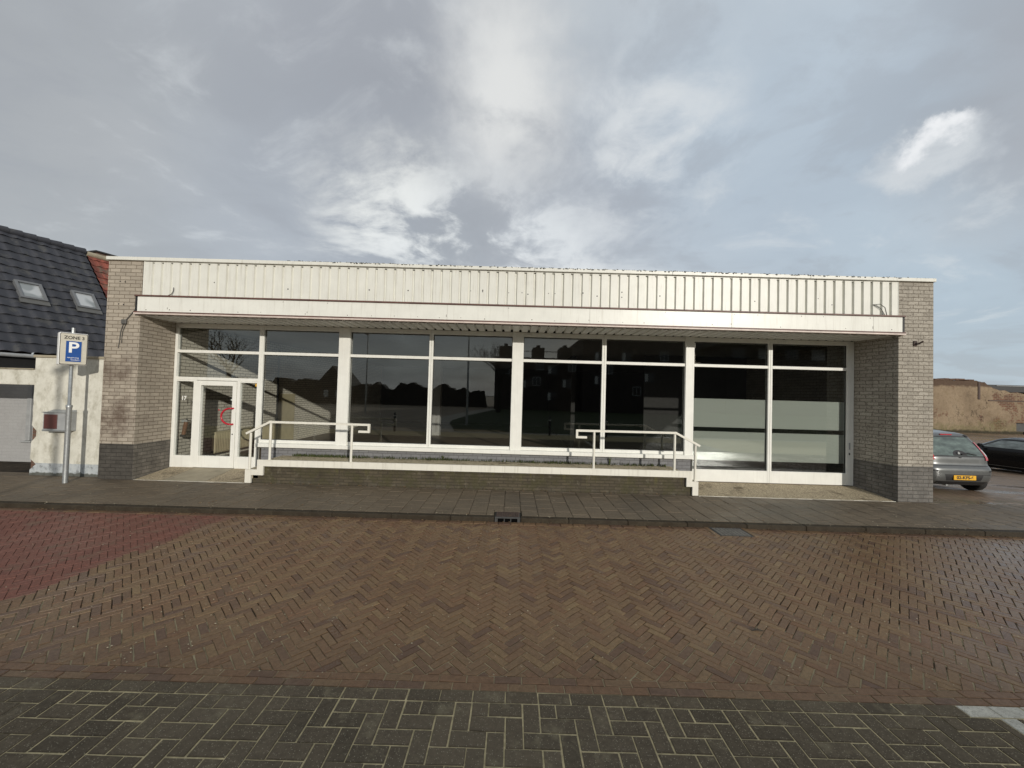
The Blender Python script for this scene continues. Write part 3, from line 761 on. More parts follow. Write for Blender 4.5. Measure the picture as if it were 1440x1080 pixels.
# body: roof, rear wall, floor, ceiling
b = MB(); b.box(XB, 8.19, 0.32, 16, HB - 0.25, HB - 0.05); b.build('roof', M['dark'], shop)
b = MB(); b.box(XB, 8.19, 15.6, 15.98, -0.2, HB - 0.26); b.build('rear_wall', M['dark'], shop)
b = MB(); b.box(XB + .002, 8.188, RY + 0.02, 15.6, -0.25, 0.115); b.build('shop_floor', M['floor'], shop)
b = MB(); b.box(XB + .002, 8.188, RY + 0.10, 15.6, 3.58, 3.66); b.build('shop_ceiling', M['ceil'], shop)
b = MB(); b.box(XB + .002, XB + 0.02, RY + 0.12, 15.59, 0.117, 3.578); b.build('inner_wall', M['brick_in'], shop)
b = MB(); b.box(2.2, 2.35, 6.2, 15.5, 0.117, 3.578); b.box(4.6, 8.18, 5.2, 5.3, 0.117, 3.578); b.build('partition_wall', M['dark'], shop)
b = MB(); b.box(-3.6, -3.25, 9.0, 9.35, 0.117, 3.578); b.build('column', M['ceil'], shop)
b = MB(); b.bbox(XB + 0.021, XB + 0.06, 5.1, 6.05, 0.12, 1.85, 0.006); dr = b.build('inner_door', M['beige'], shop)
b = MB(); b.tube([(XB + 0.05, 4.98, 0.12), (XB + 0.05, 4.98, 1.4), (XB + 0.05, 4.98, 3.4)], 0.03, 8); b.build('heating_pipe', M['black'], shop)
b = MB(); b.bbox(8.15, 8.178, 2.0, 2.08, 1.55, 1.65, 0.005); b.build('light_switch', M['digit'], shop); b = MB(); b.bbox(8.16, 8.178, 2.2, 2.3, 1.52, 1.62, 0.005); b.build('light_switch', M['digit'], shop)
# plinth wall under the windows
b = MB(); b.box(-6.0, 4.30, RY - 0.01, RY + 0.16, -0.2, 0.66); b.build('plinth_wall', M['brick_plinth'], shop)
FY0, FY1, GY = RY - 0.03, RY + 0.06, RY + 0.03
# posts
for a, c in ((-4.215, -3.945), (-0.038, 0.232), (4.127, 4.333)):
    b = MB(); b.bbox(a, c, RY - 0.055, RY + 0.1, 0.71, 3.573, 0.006); b.bbox(a + (c - a) * 0.78, a + (c - a) * 0.78 + 0.008, RY - 0.0575, RY - 0.05, 0.73, 3.55, 0.001)
    b.build('post', M['white'], shop)
# windows: frame with panes
def window(x0, x1, zb, jl=0.05, jr=0.05, bottom=0.07, film=False, panes=None, zrail=(2.862, 2.93), y0=FY0):
    b = MB(); zt = 3.573
    b.bbox(x0 - jl, x0, y0, FY1, zb, zt, 0.004); b.bbox(x1, x1 + jr, y0, FY1, zb, zt, 0.004)
    b.bbox(x0, x1, y0 + .003, FY1 - .002, 3.468, zt - .001, 0.004); b.bbox(x0, x1, y0 + .003, FY1 - .002, zrail[0], zrail[1], 0.004)
    b.bbox(x0, x1, y0 + .003, FY1 - .002, zb, zb + bottom, 0.004)
    fr = b.build('window', M['white'], shop)
    for (a, c) in ((zb + bottom, zrail[0]), (zrail[1], 3.468)):
        g = MB(); g.add([(x0 - .005, GY, a - .005), (x1 + .005, GY, a - .005), (x1 + .005, GY, c + .005), (x0 - .005, GY, c + .005)], [(0, 1, 2, 3)])
        g.build('pane', M['glass'], fr, fixn=False)
        s = MB()
        for q in ((x0, x0 + .012, a, c), (x1 - .012, x1, a, c), (x0 + .012, x1 - .012, c - .012, c), (x0 + .012, x1 - .012, a, a + .012)):
            s.box(q[0], q[1], GY - .012, GY - .002, q[2], q[3])
        s.build('seal', M['black'], fr)
    if film:
        for k, (a, c) in enumerate(film):
            g = MB(); g.add([(x0, GY + .006, a), (x1, GY + .006, a), (x1, GY + .006, c), (x0, GY + .006, c)], [(0, 1, 2, 3)])
            g.build('frosted_film', M['film'], fr, fixn=False)
    return fr
window(-6.037, -4.217, 0.745, 0.053, 0.0005, 0.075)
window(-3.943, -2.042, 0.745, 0.0005, 0.046, 0.075)
window(-1.945, -0.040, 0.745, 0.046, 0.0005, 0.075)
window(0.234, 2.125, 0.745, 0.0005, 0.050, 0.075)
window(2.229, 4.125, 0.745, 0.050, 0.0005, 0.075)
FILM = [(0.63, 1.318), (1.42, 2.105)]
window(4.337, 6.124, 0.127, 0.003, 0.047, 0.285, FILM)
w8 = window(6.223, 8.022, 0.127, 0.048, 0.075, 0.285, FILM)
b = MB(); b.bbox(8.10, 8.19, RY - 0.015, RY + 0.07, 0.12, 3.573, 0.004); b.bbox(8.135, 8.143, RY - 0.02, RY - 0.014, 0.13, 3.56, 0.001); b.build('jamb', M['white'], shop)
b = MB(); b.bbox(8.06, 8.085, FY0 - 0.02, FY0 - 0.0005, 0.98, 1.14, 0.004); b.build('handle', M['grey_metal'], w8); MB().bbox(8.06, 8.085, FY0 - 0.015, FY0 - 0.0005, 0.85, 0.90, 0.004).build('lock', M['black'], w8)
# sill
b = MB(); b.bbox(-6.08, 4.36, RY - 0.12, FY1, 0.652, 0.7435, 0.008); b.build('sill', M['white'], shop)
# entrance
b = MB(); zt = 3.573
b.bbox(-8.178, -8.12, FY0, FY1, 0.108, zt, 0.004); b.bbox(-6.145, -6.092, FY0, FY1, 0.108, zt, 0.004)
b.bbox(-8.12, -6.145, FY0 + .003, FY1 - .002, 3.468, zt - .001, 0.004)
b.bbox(-8.12, -6.145, FY0 + .003, FY1 - .002, 2.862, 2.93, 0.004)
b.bbox(-8.12, -6.145, FY0 + .003, FY1 - .002, 2.206, 2.278, 0.004)
ent = b.build('entrance_frame', M['white'], shop)
for a, c in ((2.278, 2.862), (2.93, 3.468)):
    g = MB(); g.add([(-8.125, GY, a - .005), (-6.14, GY, a - .005), (-6.14, GY, c + .005), (-8.125, GY, c + .005)], [(0, 1, 2, 3)]); g.build('pane', M['glass'], ent, fixn=False)
def sidelight(x0, x1, jl, jr):
    b = MB(); b.bbox(x0 - jl, x0, FY0 + .002, FY1, 0.11, 2.2055, 0.004); b.bbox(x1, x1 + jr, FY0 + .002, FY1, 0.11, 2.2055, 0.004)
    b.bbox(x0, x1, FY0 + .005, FY1, 0.11, 0.39, 0.004); b.bbox(x0, x1, FY0 + .005, FY1 - .002, 2.17, 2.2055, 0.003)
    fr = b.build('sidelight', M['white'], shop)
    g = MB(); g.add([(x0 - .005, GY, .385), (x1 + .005, GY, .385), (x1 + .005, GY, 2.175), (x0 - .005, GY, 2.175)], [(0, 1, 2, 3)]); g.build('pane', M['glass'], fr, fixn=False)
    return fr
sl1 = sidelight(-8.10, -7.69, 0.0195, 0.07)
sl2 = sidelight(-6.565, -6.165, 0.07, 0.0195)
text_mesh('house_number', '17', 0.145, M['digit'], sl1, Matrix.Translation((-7.95, GY - 0.006, 1.757)) @ UPRIGHT, 0.002, 0.85, offset=0.002)
b = MB(); b.box(-6.235, -6.168, GY - 0.005, GY - 0.002, 2.09, 2.165); b.build('sticker', M['yellow'], sl2)
b = MB(); dx0, dx1 = -7.612, -6.642; dz0, dz1 = 0.118, 2.195
b.bbox(dx0, -7.50, FY0 - .012, FY1 - .005, dz0, dz1, 0.006); b.bbox(-6.735, dx1, FY0 - .012, FY1 - .005, dz0, dz1, 0.006)
b.bbox(-7.50, -6.735, FY0 - .010, FY1 - .006, dz0, 0.395, 0.004); b.bbox(-7.50, -6.735, FY0 - .010, FY1 - .006, 2.085, dz1, 0.004)
door = b.build('door', M['white'], shop)
b = MB(); b.add([(-7.505, GY, .39), (-6.73, GY, .39), (-6.73, GY, 2.09), (-7.505, GY, 2.09)], [(0, 1, 2, 3)]); b.build('pane', M['glass'], door, fixn=False)
b = MB(); path = []
for i in range(25):
    t_ = R(90 + 180 * i / 24); path.append((-6.715 + 0.215 * math.cos(t_) * 1.0, FY0 - 0.075, 1.36 + 0.19 * math.sin(t_)))
path = [(-6.69, FY0 - 0.012, path[0][2])] + [(-6.70, FY0 - 0.07, path[0][2])] + path[1:-1] + [(-6.70, FY0 - 0.07, path[-1][2]), (-6.69, FY0 - 0.012, path[-1][2])]
b.tube(path, 0.021, 10); b.build('handle', M['red'], door)
b = MB(); b.cyl((-6.69, FY0 - .022, 0.93), (-6.69, FY0 - .0115, 0.93), 0.014, 12); b.build('lock', M['black'], door)
b = MB(); b.cyl((-7.09, GY - .004, 1.5), (-7.09, GY - .001, 1.5), 0.017, 12); b.build('sticker', M['red'], door)
b = MB(); b.cyl((-6.80, GY + .002, 1.75), (-6.80, GY + .008, 1.75), 0.018, 12); b.build('door_plate', M['digit'], door)
# entrance ramps
def ramp(x0, x1, m, strips=None):
    b = MB()
    parts = strips or [(x0, x1, 0)]
    for a, c, mi in parts:
        b.add([(a + .004, 0.004, -0.002), (c - .004, 0.004, -0.002), (c - .004, RY - 0.01, 0.112), (a + .004, RY - 0.01, 0.112)], [(0, 1, 2, 3)], mi)
    b.add([(x0, 0.003, -0.012), (x1, 0.003, -0.012), (x1, RY + 0.03, 0.100), (x0, RY + 0.03, 0.100)], [(0, 1, 2, 3)], 2)
    b.box(x0, x1, -0.006, 0.004, -0.1, 0.004, 3)
    return struct(b.build('ramp', m))
M['smooth_slab'] = simple('smooth_concrete_slab', (0.32, 0.28, 0.20), 0.7, 0.2, 4, dirt=((0.10, 0.08, 0.05), 0.55))
ramp(-8.16, -5.755, [M['aggregate'], M['smooth_slab'], M['joint_dark'], M['steel']], [(-8.16, -7.55, 0), (-7.55, -6.62, 1), (-6.62, -5.76, 0)])
ramp(4.07, 8.30, [M['aggregate'], M['smooth_slab'], M['joint_dark'], M['steel']])

# ------------------------------------------------------------------ raised platform
pl = thing('raised_platform', 'low raised planter platform of dark mossy brick with cream stepped steel edge below the windows', 'platform')
b = MB(); b.box(-5.36, 3.83, 0.05, 0.25, -0.1, 0.37); b.box(-5.6, -5.36, 0.05, 0.25, -0.1, 0.17); b.box(3.83, 3.95, 0.05, 0.25, -0.1, 0.17); b.build('wall', M['brick_plat'], pl)
b = MB(); b.box(-5.48, 3.83, 0.06, RY - 0.012, 0.36, 0.455); b.build('gravel_bed', M['gravel'], pl)
b = MB()
outl = [(-5.745, 0.005), (-5.612, 0.005), (-5.612, 0.175), (-5.355, 0.175), (-5.355, 0.372), (3.80, 0.385), (3.80, 0.19), (3.93, 0.19), (3.93, 0.005), (4.055, 0.005), (4.055, 0.305), (3.925, 0.305), (3.925, 0.525), (-5.49, 0.508), (-5.49, 0.295), (-5.745, 0.295)]
b.prism(outl, 0.0, 0.045); b.build('steel_edge', M['steel'], pl)
MB().box(-5.74, -5.49, 0.05, RY - 0.012, 0.10, 0.285).build('step', M['gravel'], pl); MB().box(3.925, 4.05, 0.05, RY - 0.012, 0.10, 0.295).build('step', M['gravel'], pl)
b = MB()    # weeds along the wall foot
for i in range(3200):
    x = rng.uniform(-5.2, 3.7)
    dens = 0.55 + 0.45 * math.sin(x * 1.7) * math.sin(x * 0.63 + 1)
    if x > -1.5: dens *= 0.55
    if rng.random() > dens: continue
    yy = RY - 0.015 - abs(rng.gauss(0, 0.045)); h = rng.uniform(0.02, 0.085); a = rng.uniform(0, 6.28); w = rng.uniform(0.006, 0.016)
    dx, dy = math.cos(a), math.sin(a)
    b.add([(x - w * dy, yy + w * dx, 0.452), (x + w * dy, yy - w * dx, 0.452), (x + dx * h * .7, min(yy + dy * h * .7, RY - .02), 0.455 + h)], [(0, 1, 2)])
tag(b.build('weeds', M['moss'], fixn=False), 'green moss and low weeds along the foot of the window wall', 'weeds', kind='stuff')
def weed(x, h, n, label):
    b = MB()
    for i in range(n):
        a = rng.uniform(0, 6.28); l = h * rng.uniform(0.5, 1); w = 0.007; lean = rng.uniform(0.1, 0.5) * l
        dx, dy = math.cos(a), math.sin(a) * 0.5
        P = [(x + dx * lean * k * k, RY - 0.05 - abs(dy * lean * k * k), 0.45 + l * k) for k in (0, .5, 1)]
        b.add([(P[0][0] - w, P[0][1], P[0][2]), (P[0][0] + w, P[0][1], P[0][2]), (P[1][0] + w, P[1][1], P[1][2]), P[2], (P[1][0] - w, P[1][1], P[1][2])], [(0, 1, 2, 3, 4)])
    tag(b.build('weed', M['moss'], fixn=False), label, 'weed')
weed(-1.62, 0.14, 22, 'small green weed standing at the wall foot below the middle window')
weed(2.35, 0.32, 4, 'tall thin dry weed stalks beside the right handrail by the window sill')

def handrail(label, posts, path, base):
    h = thing('handrail', label, 'handrail', (posts[1][0], 0.02, base[1]), 0, 'handrails on the platform edge')
    ox, oz = posts[1][0], base[1]
    for (px, zt), zb in zip(posts, base):
        b = MB(); b.cyl((px - ox, 0, zb - oz), (px - ox, 0, zt - oz), 0.026, 14); b.bbox(px - ox - .04, px - ox + .04, -.035, .02, zb - oz - .002, zb - oz + .006, .002)
        b.build('post', M['steel'], h)
    b = MB(); P = [(p[0] - ox, 0, p[1] - oz) for p in path]
    for i in range(len(P) - 1):      # square-ish flat rail, mitred by overlap
        a, c = Vector(P[i]), Vector(P[i + 1]); dd = (c - a).normalized(); up = Vector((0, 1, 0)).cross(dd)
        w, t_ = 0.026, 0.022 + 0.0004 * i
        a2, c2 = a - dd * 0.021, c + dd * 0.021
        v = [q + sx * Vector((0, w + 0.0005 * i, 0)) + sz * up * t_ for q in (a2, c2) for sx, sz in ((-1, -1), (1, -1), (1, 1), (-1, 1))]
        b.add(v, [(3, 2, 1, 0), (4, 5, 6, 7), (0, 1, 5, 4), (1, 2, 6, 5), (2, 3, 7, 6), (3, 0, 4, 7)])
    b.build('rail', M['steel'], h)
    return h
handrail('cream tubular handrail at the entrance end of the platform, nearest the red door handle',
         [(-5.662, 1.085), (-5.235, 1.305), (-3.47, 1.305)], [(-5.74, 1.075), (-5.25, 1.33), (-3.10, 1.325), (-3.10, 1.175), (-3.30, 1.175)], [0.297, 0.509, 0.512])
handrail('cream tubular handrail at the end of the platform beside the frosted windows',
         [(3.985, 1.085), (3.537, 1.31), (1.79, 1.31)], [(4.06, 1.08), (3.555, 1.34), (1.415, 1.332), (1.415, 1.19), (1.61, 1.19)], [0.305, 0.525, 0.521])

# ------------------------------------------------------------------ small fittings on the walls
b = MB(); b.tube([(-8.19, -0.02, 3.83), (-8.3, -0.03, 3.66), (-8.47, -0.02, 3.46)], 0.009, 6); b.tube([(-8.52, -0.02, 3.40), (-8.58, -0.015, 3.2), (-8.60, -0.01, 3.0), (-8.62, -0.01, 2.84)], 0.008, 6); b.tube([(-8.47, -0.02, 3.38), (-8.54, -0.015, 3.2), (-8.56, -0.01, 2.95)], 0.006, 6)
b.bbox(-8.56, -8.45, -0.05, -0.001, 3.37, 3.47, 0.012); tag(b.build('loose_cable', M['wire']), 'loose grey cable with junction box hanging on the left brick pier', 'cable')
b = MB(); b.tube([(-7.6, -0.005, 4.02), (-7.5, -0.03, 4.05), (-7.46, -0.03, 4.12), (-7.465, -0.02, 4.2)], 0.008, 6); tag(b.build('wire_hook', M['wire']), 'short upright bent wire at the left end of the ribbed fascia', 'wire')
b = MB(); b.tube([(7.76, -0.03, 4.24), (7.9, -0.05, 4.25), (8.0, -0.05, 4.18), (8.05, -0.04, 4.02)], 0.008, 6); b.tube([(7.8, -0.01, 4.24), (7.95, -0.02, 4.15), (8.03, -0.02, 4.02)], 0.006, 6); tag(b.build('wire_hook', M['wire']), 'curved double wire at the right end of the ribbed fascia', 'wire')
b = MB(); b.tube([(8.70, 0.0, 3.40), (8.71, -0.07, 3.41), (8.76, -0.12, 3.46)], 0.018, 8); b.bbox(8.66, 8.74, -0.02, -0.001, 3.36, 3.48, 0.006); tag(b.build('wall_bracket', M['rust']), 'small rusty bracket fixed high on the right brick pier', 'bracket')
b = MB()
for hx, hz in ((-8.66, 4.31), (-8.55, 4.30), (-8.67, 3.81), (-8.56, 3.80)): MB().cyl((hx, -0.002, hz), (hx, 0.006, hz), 0.016, 8).build('anchor_hole', M['black'], shop)

# ------------------------------------------------------------------ inside the entrance
ra = thing('radiator', 'beige panel radiator on the inner brick wall behind the entrance glass', 'radiator', (XB + 0.03, 2.1, 0.24))
b = MB(); b.bbox(0.03, 0.12, 0, 2.75, 0, 0.58, 0.012)
for k in range(44): b.bbox(0.12, 0.128, 0.04 + k * 0.061, 0.075 + k * 0.061, 0.04, 0.54, 0.003)
b.build('panel', M['beige'], ra)
for zz in (0.52, 0.05): MB().cyl((0.08, -0.03, zz), (0.08, 0.0, zz), 0.027, 12).build('valve', M['black'], ra)
tl = thing('wooden_push_bar', 'brown wooden handle in a metal bracket behind the glass left of the entrance door', 'handle', (-7.96, RY + 0.14, 0.9))
b = MB(); b.tube([(-0.055, 0, -0.03), (0.0, 0.0, 0.28)], 0.045, 10); b.build('grip', M['wood'], tl)
MB().bbox(-0.12, -0.01, -.04, .04, -0.09, -0.03, 0.01).build('end_cap', M['black'], tl)
b = MB(); b.tube([(0.0, 0, 0.28), (0.01, 0, 0.36)], 0.018, 8); b.tube([(-0.03, 0, 0.315), (0.11, 0, 0.31)], 0.012, 8); b.build('lever', M['black'], tl)
b = MB(); b.bbox(-0.11, 0.03, -.02, .02, 0.27, 0.33, 0.006); b.tube([(0.0, 0.02, 0.31), (0.2, 0.02, 0.31), (0.2, 0.02, -0.5)], 0.012, 8); b.build('bracket', M['grey_metal'], tl)

# ------------------------------------------------------------------ zone sign
SA = R(58)
sg = thing('parking_sign', 'blue and white parking zone sign on a galvanised pole in front of the plaster wall', 'sign', (-9.16, -0.41, 0))
b = MB(); b.tube([(0, 0, -0.05), (0, 0, 1.53), (0, 0, 1.56), (0, 0, 1.60), (0, 0, 1.605), (0, 0, 3.20)], [0.044, 0.044, 0.05, 0.05, 0.029, 0.029], 18); b.build('pole', M['galv'], sg)
rot = Matrix.Rotation(SA, 4, 'Z')
b = MB(); b.bbox(-0.20, 0.20, -0.10, 0.07, 2.425, 3.085, 0.012); bx = b.build('sign_box', M['digit'], sg); bx.matrix_local = rot
b = MB()
pr = []
for cx, cz, a0 in ((0.172, 2.455, -90), (0.172, 3.055, 0), (-0.172, 3.055, 90), (-0.172, 2.455, 180)):
    for k in range(5): a = R(a0 + k * 22.5); pr.append((cx + 0.02 * math.cos(a), cz + 0.02 * math.sin(a)))
b.prism(pr, -0.106, -0.1005, 0); b.build('border', M['ink'], bx)
b = MB(); b.prism([(p[0] * 0.955, 2.755 + (p[1] - 2.755) * 0.97) for p in pr], -0.1095, -0.1065, 0); b.build('face', M['sign_face'], bx)
b = MB(); b.prism([(-0.118, 2.485), (0.118, 2.485), (0.118, 2.925), (-0.118, 2.925)], -0.1125, -0.110, 0); b.build('panel_edge', M['sign_face'], bx)
b = MB(); b.prism([(-0.108, 2.495), (0.108, 2.495), (0.108, 2.915), (-0.108, 2.915)], -0.1155, -0.113, 0); b.build('blue_panel', M['blue'], bx)
text_mesh('zone_text', 'ZONE 3', 0.088, M['ink'], bx, Matrix.Translation((0.005, -0.112, 2.985)) @ UPRIGHT, 0.001, 0.92, offset=0.0015)
text_mesh('letter', 'P', 0.30, M['digit'], bx, Matrix.Translation((-0.005, -0.118, 2.775)) @ UPRIGHT, 0.001, 1.0, offset=0.006)
text_mesh('small_text', 'vergunning', 0.042, M['digit'], bx, Matrix.Translation((-0.005, -0.118, 2.578)) @ UPRIGHT, 0.001, 0.88)
text_mesh('small_text', 'houders', 0.042, M['digit'], bx, Matrix.Translation((0.025, -0.118, 2.533)) @ UPRIGHT, 0.001, 0.88)

# ------------------------------------------------------------------ garden wall, letter box, shed, neighbour houses
gw = thing('garden_wall', 'cream plaster garden wall with grey painted foot and flaking edges beside the shop', 'wall', (-8.95, 0.15, 0))
def ragged(x, z0, z1, amp, n=14):
    return [(x + rng.uniform(-amp, amp), z0 + (z1 - z0) * i / n) for i in range(n + 1)]
lx = -10.60 + 8.95
left = ragged(lx, 0.0, 1.95, 0.008, 16)
left = [(x + (0.10 if abs(z - 0.94) < 0.13 else 0) + (0.13 if abs(z - 0.2) < 0.07 else 0), z) for x, z in left]
outl = [(0.018, 0.0), (0.018, 2.60), (lx, 2.60), (lx, 2.335)] + [(lx, 1.985)] + left[::-1]
b = MB(); b.prism(outl, 0.0, 0.24); b.build('plaster', M['plaster'], gw)
b = MB(); b.bbox(-5.0, lx - 0.001, 0.01, 0.24, 1.985, 2.325, 0.01); b.build('lintel', M['plaster'], gw)
b = MB(); b.bbox(lx - 0.03, 0.016, -0.03, 0.27, 2.601, 2.655, 0.008); b.bbox(-5.0, lx - 0.035, -0.015, 0.26, 2.326, 2.352, 0.006); b.build('capping', M['smooth_slab'], gw)
b = MB(); b.box(lx + 0.006, lx + 0.16, 0.012, 0.23, 0.01, 1.98); b.build('brick_core', M['brick_brown'], gw)
mbx = thing('letter_box', 'grey metal letter box with red brown front on the plaster wall', 'letter box', (-9.87, 0.15, 1.0))
b = MB(); b.prism_x([(-0.20, 0.02), (-0.005, 0.0), (-0.005, 0.46), (-0.20, 0.40)], -0.25, 0.25); b.build('case', M['grey_metal'], mbx)
b = MB(); b.bbox(-0.225, 0.06, -0.212, -0.199, 0.055, 0.365, 0.004); b.build('flap', simple('red_brown_enamel', (0.10, 0.035, 0.030), 0.5), mbx)
b = MB(); b.bbox(-0.26, 0.26, -0.222, 0.0, 0.402, 0.418, 0.004); b.bbox(-0.255, 0.255, -0.214, -0.201, 0.0, 0.035, 0.003); b.build('rim', M['galv'], mbx)
sh = thing('shed', 'grey painted shed wall seen through the opening beside the plaster wall', 'shed', (-12.2, 1.5, 0))
b = MB(); b.box(-4, 0.0, 0, 0.22, 0, 2.32); b.build('wall', M['shed'], sh)
b = MB(); b.bbox(-0.17, -0.06, -0.06, -0.002, 0.55, 2.0, 0.01); b.bbox(-0.32, -0.05, -0.05, -0.002, 0.5, 0.545, 0.008); b.build('pipe_casing', M['grey_metal'], sh)
b = MB(); b.box(-4.05, 0.1, -0.12, 4.0, 2.325, 2.40); b.build('roof', M['dark'], sh)

def tiled(name, mat, y0, y1, slen, pitch_deg, parent, ze, tw=0.3, th=0.32, amp=0.019, lap=0.034):
    """wavy tiles: local x down-slope horizontal (0 at eave, negative up), y along eave"""
    b = MB(); ph = R(pitch_deg); n = int(math.ceil(slen / th)); per = 10
    nu = int((y1 - y0) / tw * per)
    cs, sn = math.cos(ph), math.sin(ph)
    P = lambda y, s, h: (-s * cs + h * sn, y, ze + s * sn + h * cs)
    def wave(y, row):
        q = (y / tw + 0.0 * row) % 1.0
        return amp * math.sin(2 * math.pi * q + 0.35 * math.sin(2 * math.pi * q))
    for r_ in range(n):
        s0, s1 = r_ * th, min((r_ + 1) * th, slen)
        v = []; f = []; tiles = {}
        for i in range(nu + 1):
            y = y0 + (y1 - y0) * i / nu; h = wave(y, r_)
            v += [P(y, s0 + 0.07, h + lap - 0.045), P(y, s0 - 0.004, h + lap - 0.016), P(y, s0 - 0.012, h + lap - 0.004), P(y, s0 + 0.012, h + lap + 0.002), P(y, s1 + 0.03, h * 0.35 - 0.004)]
        for i in range(nu):
            tone = random.Random(int((y0 + (y1 - y0) * i / nu) / tw) * 131 + r_ * 17).random()
            for k in range(4):
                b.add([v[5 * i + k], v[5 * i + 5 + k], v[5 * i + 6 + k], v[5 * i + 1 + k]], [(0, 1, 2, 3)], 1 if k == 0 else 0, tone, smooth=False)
    mat = [mat, M['black']]  # black return faces put the shadow under each tile edge into the colour
    return b.build(name, mat, parent, fixn=False)
nh = thing('tiled_house', 'house with a steep glossy black tiled roof and two roof windows behind the plaster wall', 'house', (-13.326, 1.587, 0), R(-15))
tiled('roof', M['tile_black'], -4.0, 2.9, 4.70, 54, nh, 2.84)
b = MB(); ph = R(54); xr, zr = -4.70 * math.cos(ph), 2.84 + 4.70 * math.sin(ph)
for k in range(23):
    y = -4.0 + k * 0.3; b.tube([(xr, y, zr + 0.015), (xr, y + 0.31, zr + 0.03)], [0.10, 0.115], 10)
b.build('ridge', M['tile_black'], nh)
b = MB(); b.box(-5.4, -0.35, -3.95, 2.85, 0, 2.5)
b.add([(-0.3, 2.86, 2.4), (2 * xr + 0.3, 2.86, 2.4), (xr, 2.86, zr - 0.12)], [(0, 1, 2)]); b.add([(0.0, -4, 2.75), (2 * xr, -4, 2.75), (xr, -4, zr - 0.05)], [(0, 1, 2)])
b.add([(2 * xr, -4, 2.8), (2 * xr, 2.9, 2.8), (xr, 2.9, zr - 0.02), (xr, -4, zr - 0.02)], [(0, 1, 2, 3)], 0)
b.build('wall', M['brick_brown'], nh)
b = MB(); b.bbox(-0.3, -0.02, -4, 2.9, 2.40, 2.74, 0.01); b.build('eave_board', M['black'], nh)
b = MB(); b.tube([(0.06, -4, 2.74), (0.06, 2.9, 2.74)], 0.055, 10); b.build('gutter', M['grey_metal'], nh)
def skylight(u0, u1, s0, s1):
    cs, sn = math.cos(ph), math.sin(ph)
    def Q(u, s, h): return (-s * cs + h * sn, u, 2.84 + s * sn + h * cs)
    def slab(bb, u0, u1, s0, s1, h0, h1):
        v = [Q(u, s, h) for h in (h0, h1) for s in (s0, s1) for u in (u0, u1)]
        bb.add(v, [(0, 2, 3, 1), (4, 5, 7, 6), (0, 1, 5, 4), (2, 6, 7, 3), (0, 4, 6, 2), (1, 3, 7, 5)])
    b = MB(); w = 0.065
    slab(b, u0, u0 + w, s0, s1, -.02, .10); slab(b, u1 - w, u1, s0, s1, -.02, .10); slab(b, u0 + w, u1 - w, s0, s0 + w, -.02, .098); slab(b, u0 + w, u1 - w, s1 - w, s1, -.02, .104)
    sk = b.build('skylight', simple('grey_skylight_frame', (0.14, 0.145, 0.15), 0.4), nh)
    b = MB(); slab(b, u0 + w, u1 - w, s0 + w, s1 - w, .05, .06)
    b.build('pane', M['sky_glass'], sk)
    b = MB(); slab(b, u0 - 0.03, u1 + 0.03, s0 - 0.16, s0 - 0.005, .03, .06); b.build('flashing', simple('lead_flashing', (0.10, 0.10, 0.095), 0.5), sk)
def sky_glass():
    m, t = material('roof_window_glass'); pbr(t, (0.30, 0.32, 0.33), 0.12, spec=0.8)
    n = t.noise(t.pos, 2.2, 1); pbr(t, t.ramp(n, [(0.42, (0.22, 0.24, 0.245)), (0.5, (0.40, 0.42, 0.43))])); return m
M['sky_glass'] = sky_glass()
skylight(0.76, 1.32, 1.95, 2.60); skylight(1.98, 2.54, 1.95, 2.62)
rh = thing('red_tiled_house', 'older house with mossy red roof tiles and brown brick parapet beyond the black roof', 'house', (-13.326, 1.587, 0), R(-15))
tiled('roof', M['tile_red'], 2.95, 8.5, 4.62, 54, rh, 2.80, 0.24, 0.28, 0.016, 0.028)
b = MB(); b.tube([(xr, 2.95, zr - 0.03), (xr, 8.5, zr - 0.03)], 0.10, 8); b.build('ridge', M['smooth_slab'], rh)
b = MB(); b.box(-5.4, -0.35, 2.95, 8.5, 0, 2.5); b.add([(2 * xr, 2.95, 2.8), (2 * xr, 8.5, 2.8), (xr, 8.5, zr - 0.12), (xr, 2.95, zr - 0.12)], [(0, 1, 2, 3)]); b.build('wall', M['brick_brown'], rh)
b = MB(); b.bbox(xr - 0.9, xr - 0.12, 3.3, 8.3, zr - 1.5, zr + 0.16, 0.02); pp = b.build('parapet', M['brick_brown'], rh)
b = MB(); b.bbox(xr - 0.95, xr - 0.07, 3.25, 8.35, zr + 0.162, zr + 0.22, 0.01); b.build('coping', M['dark'], pp)

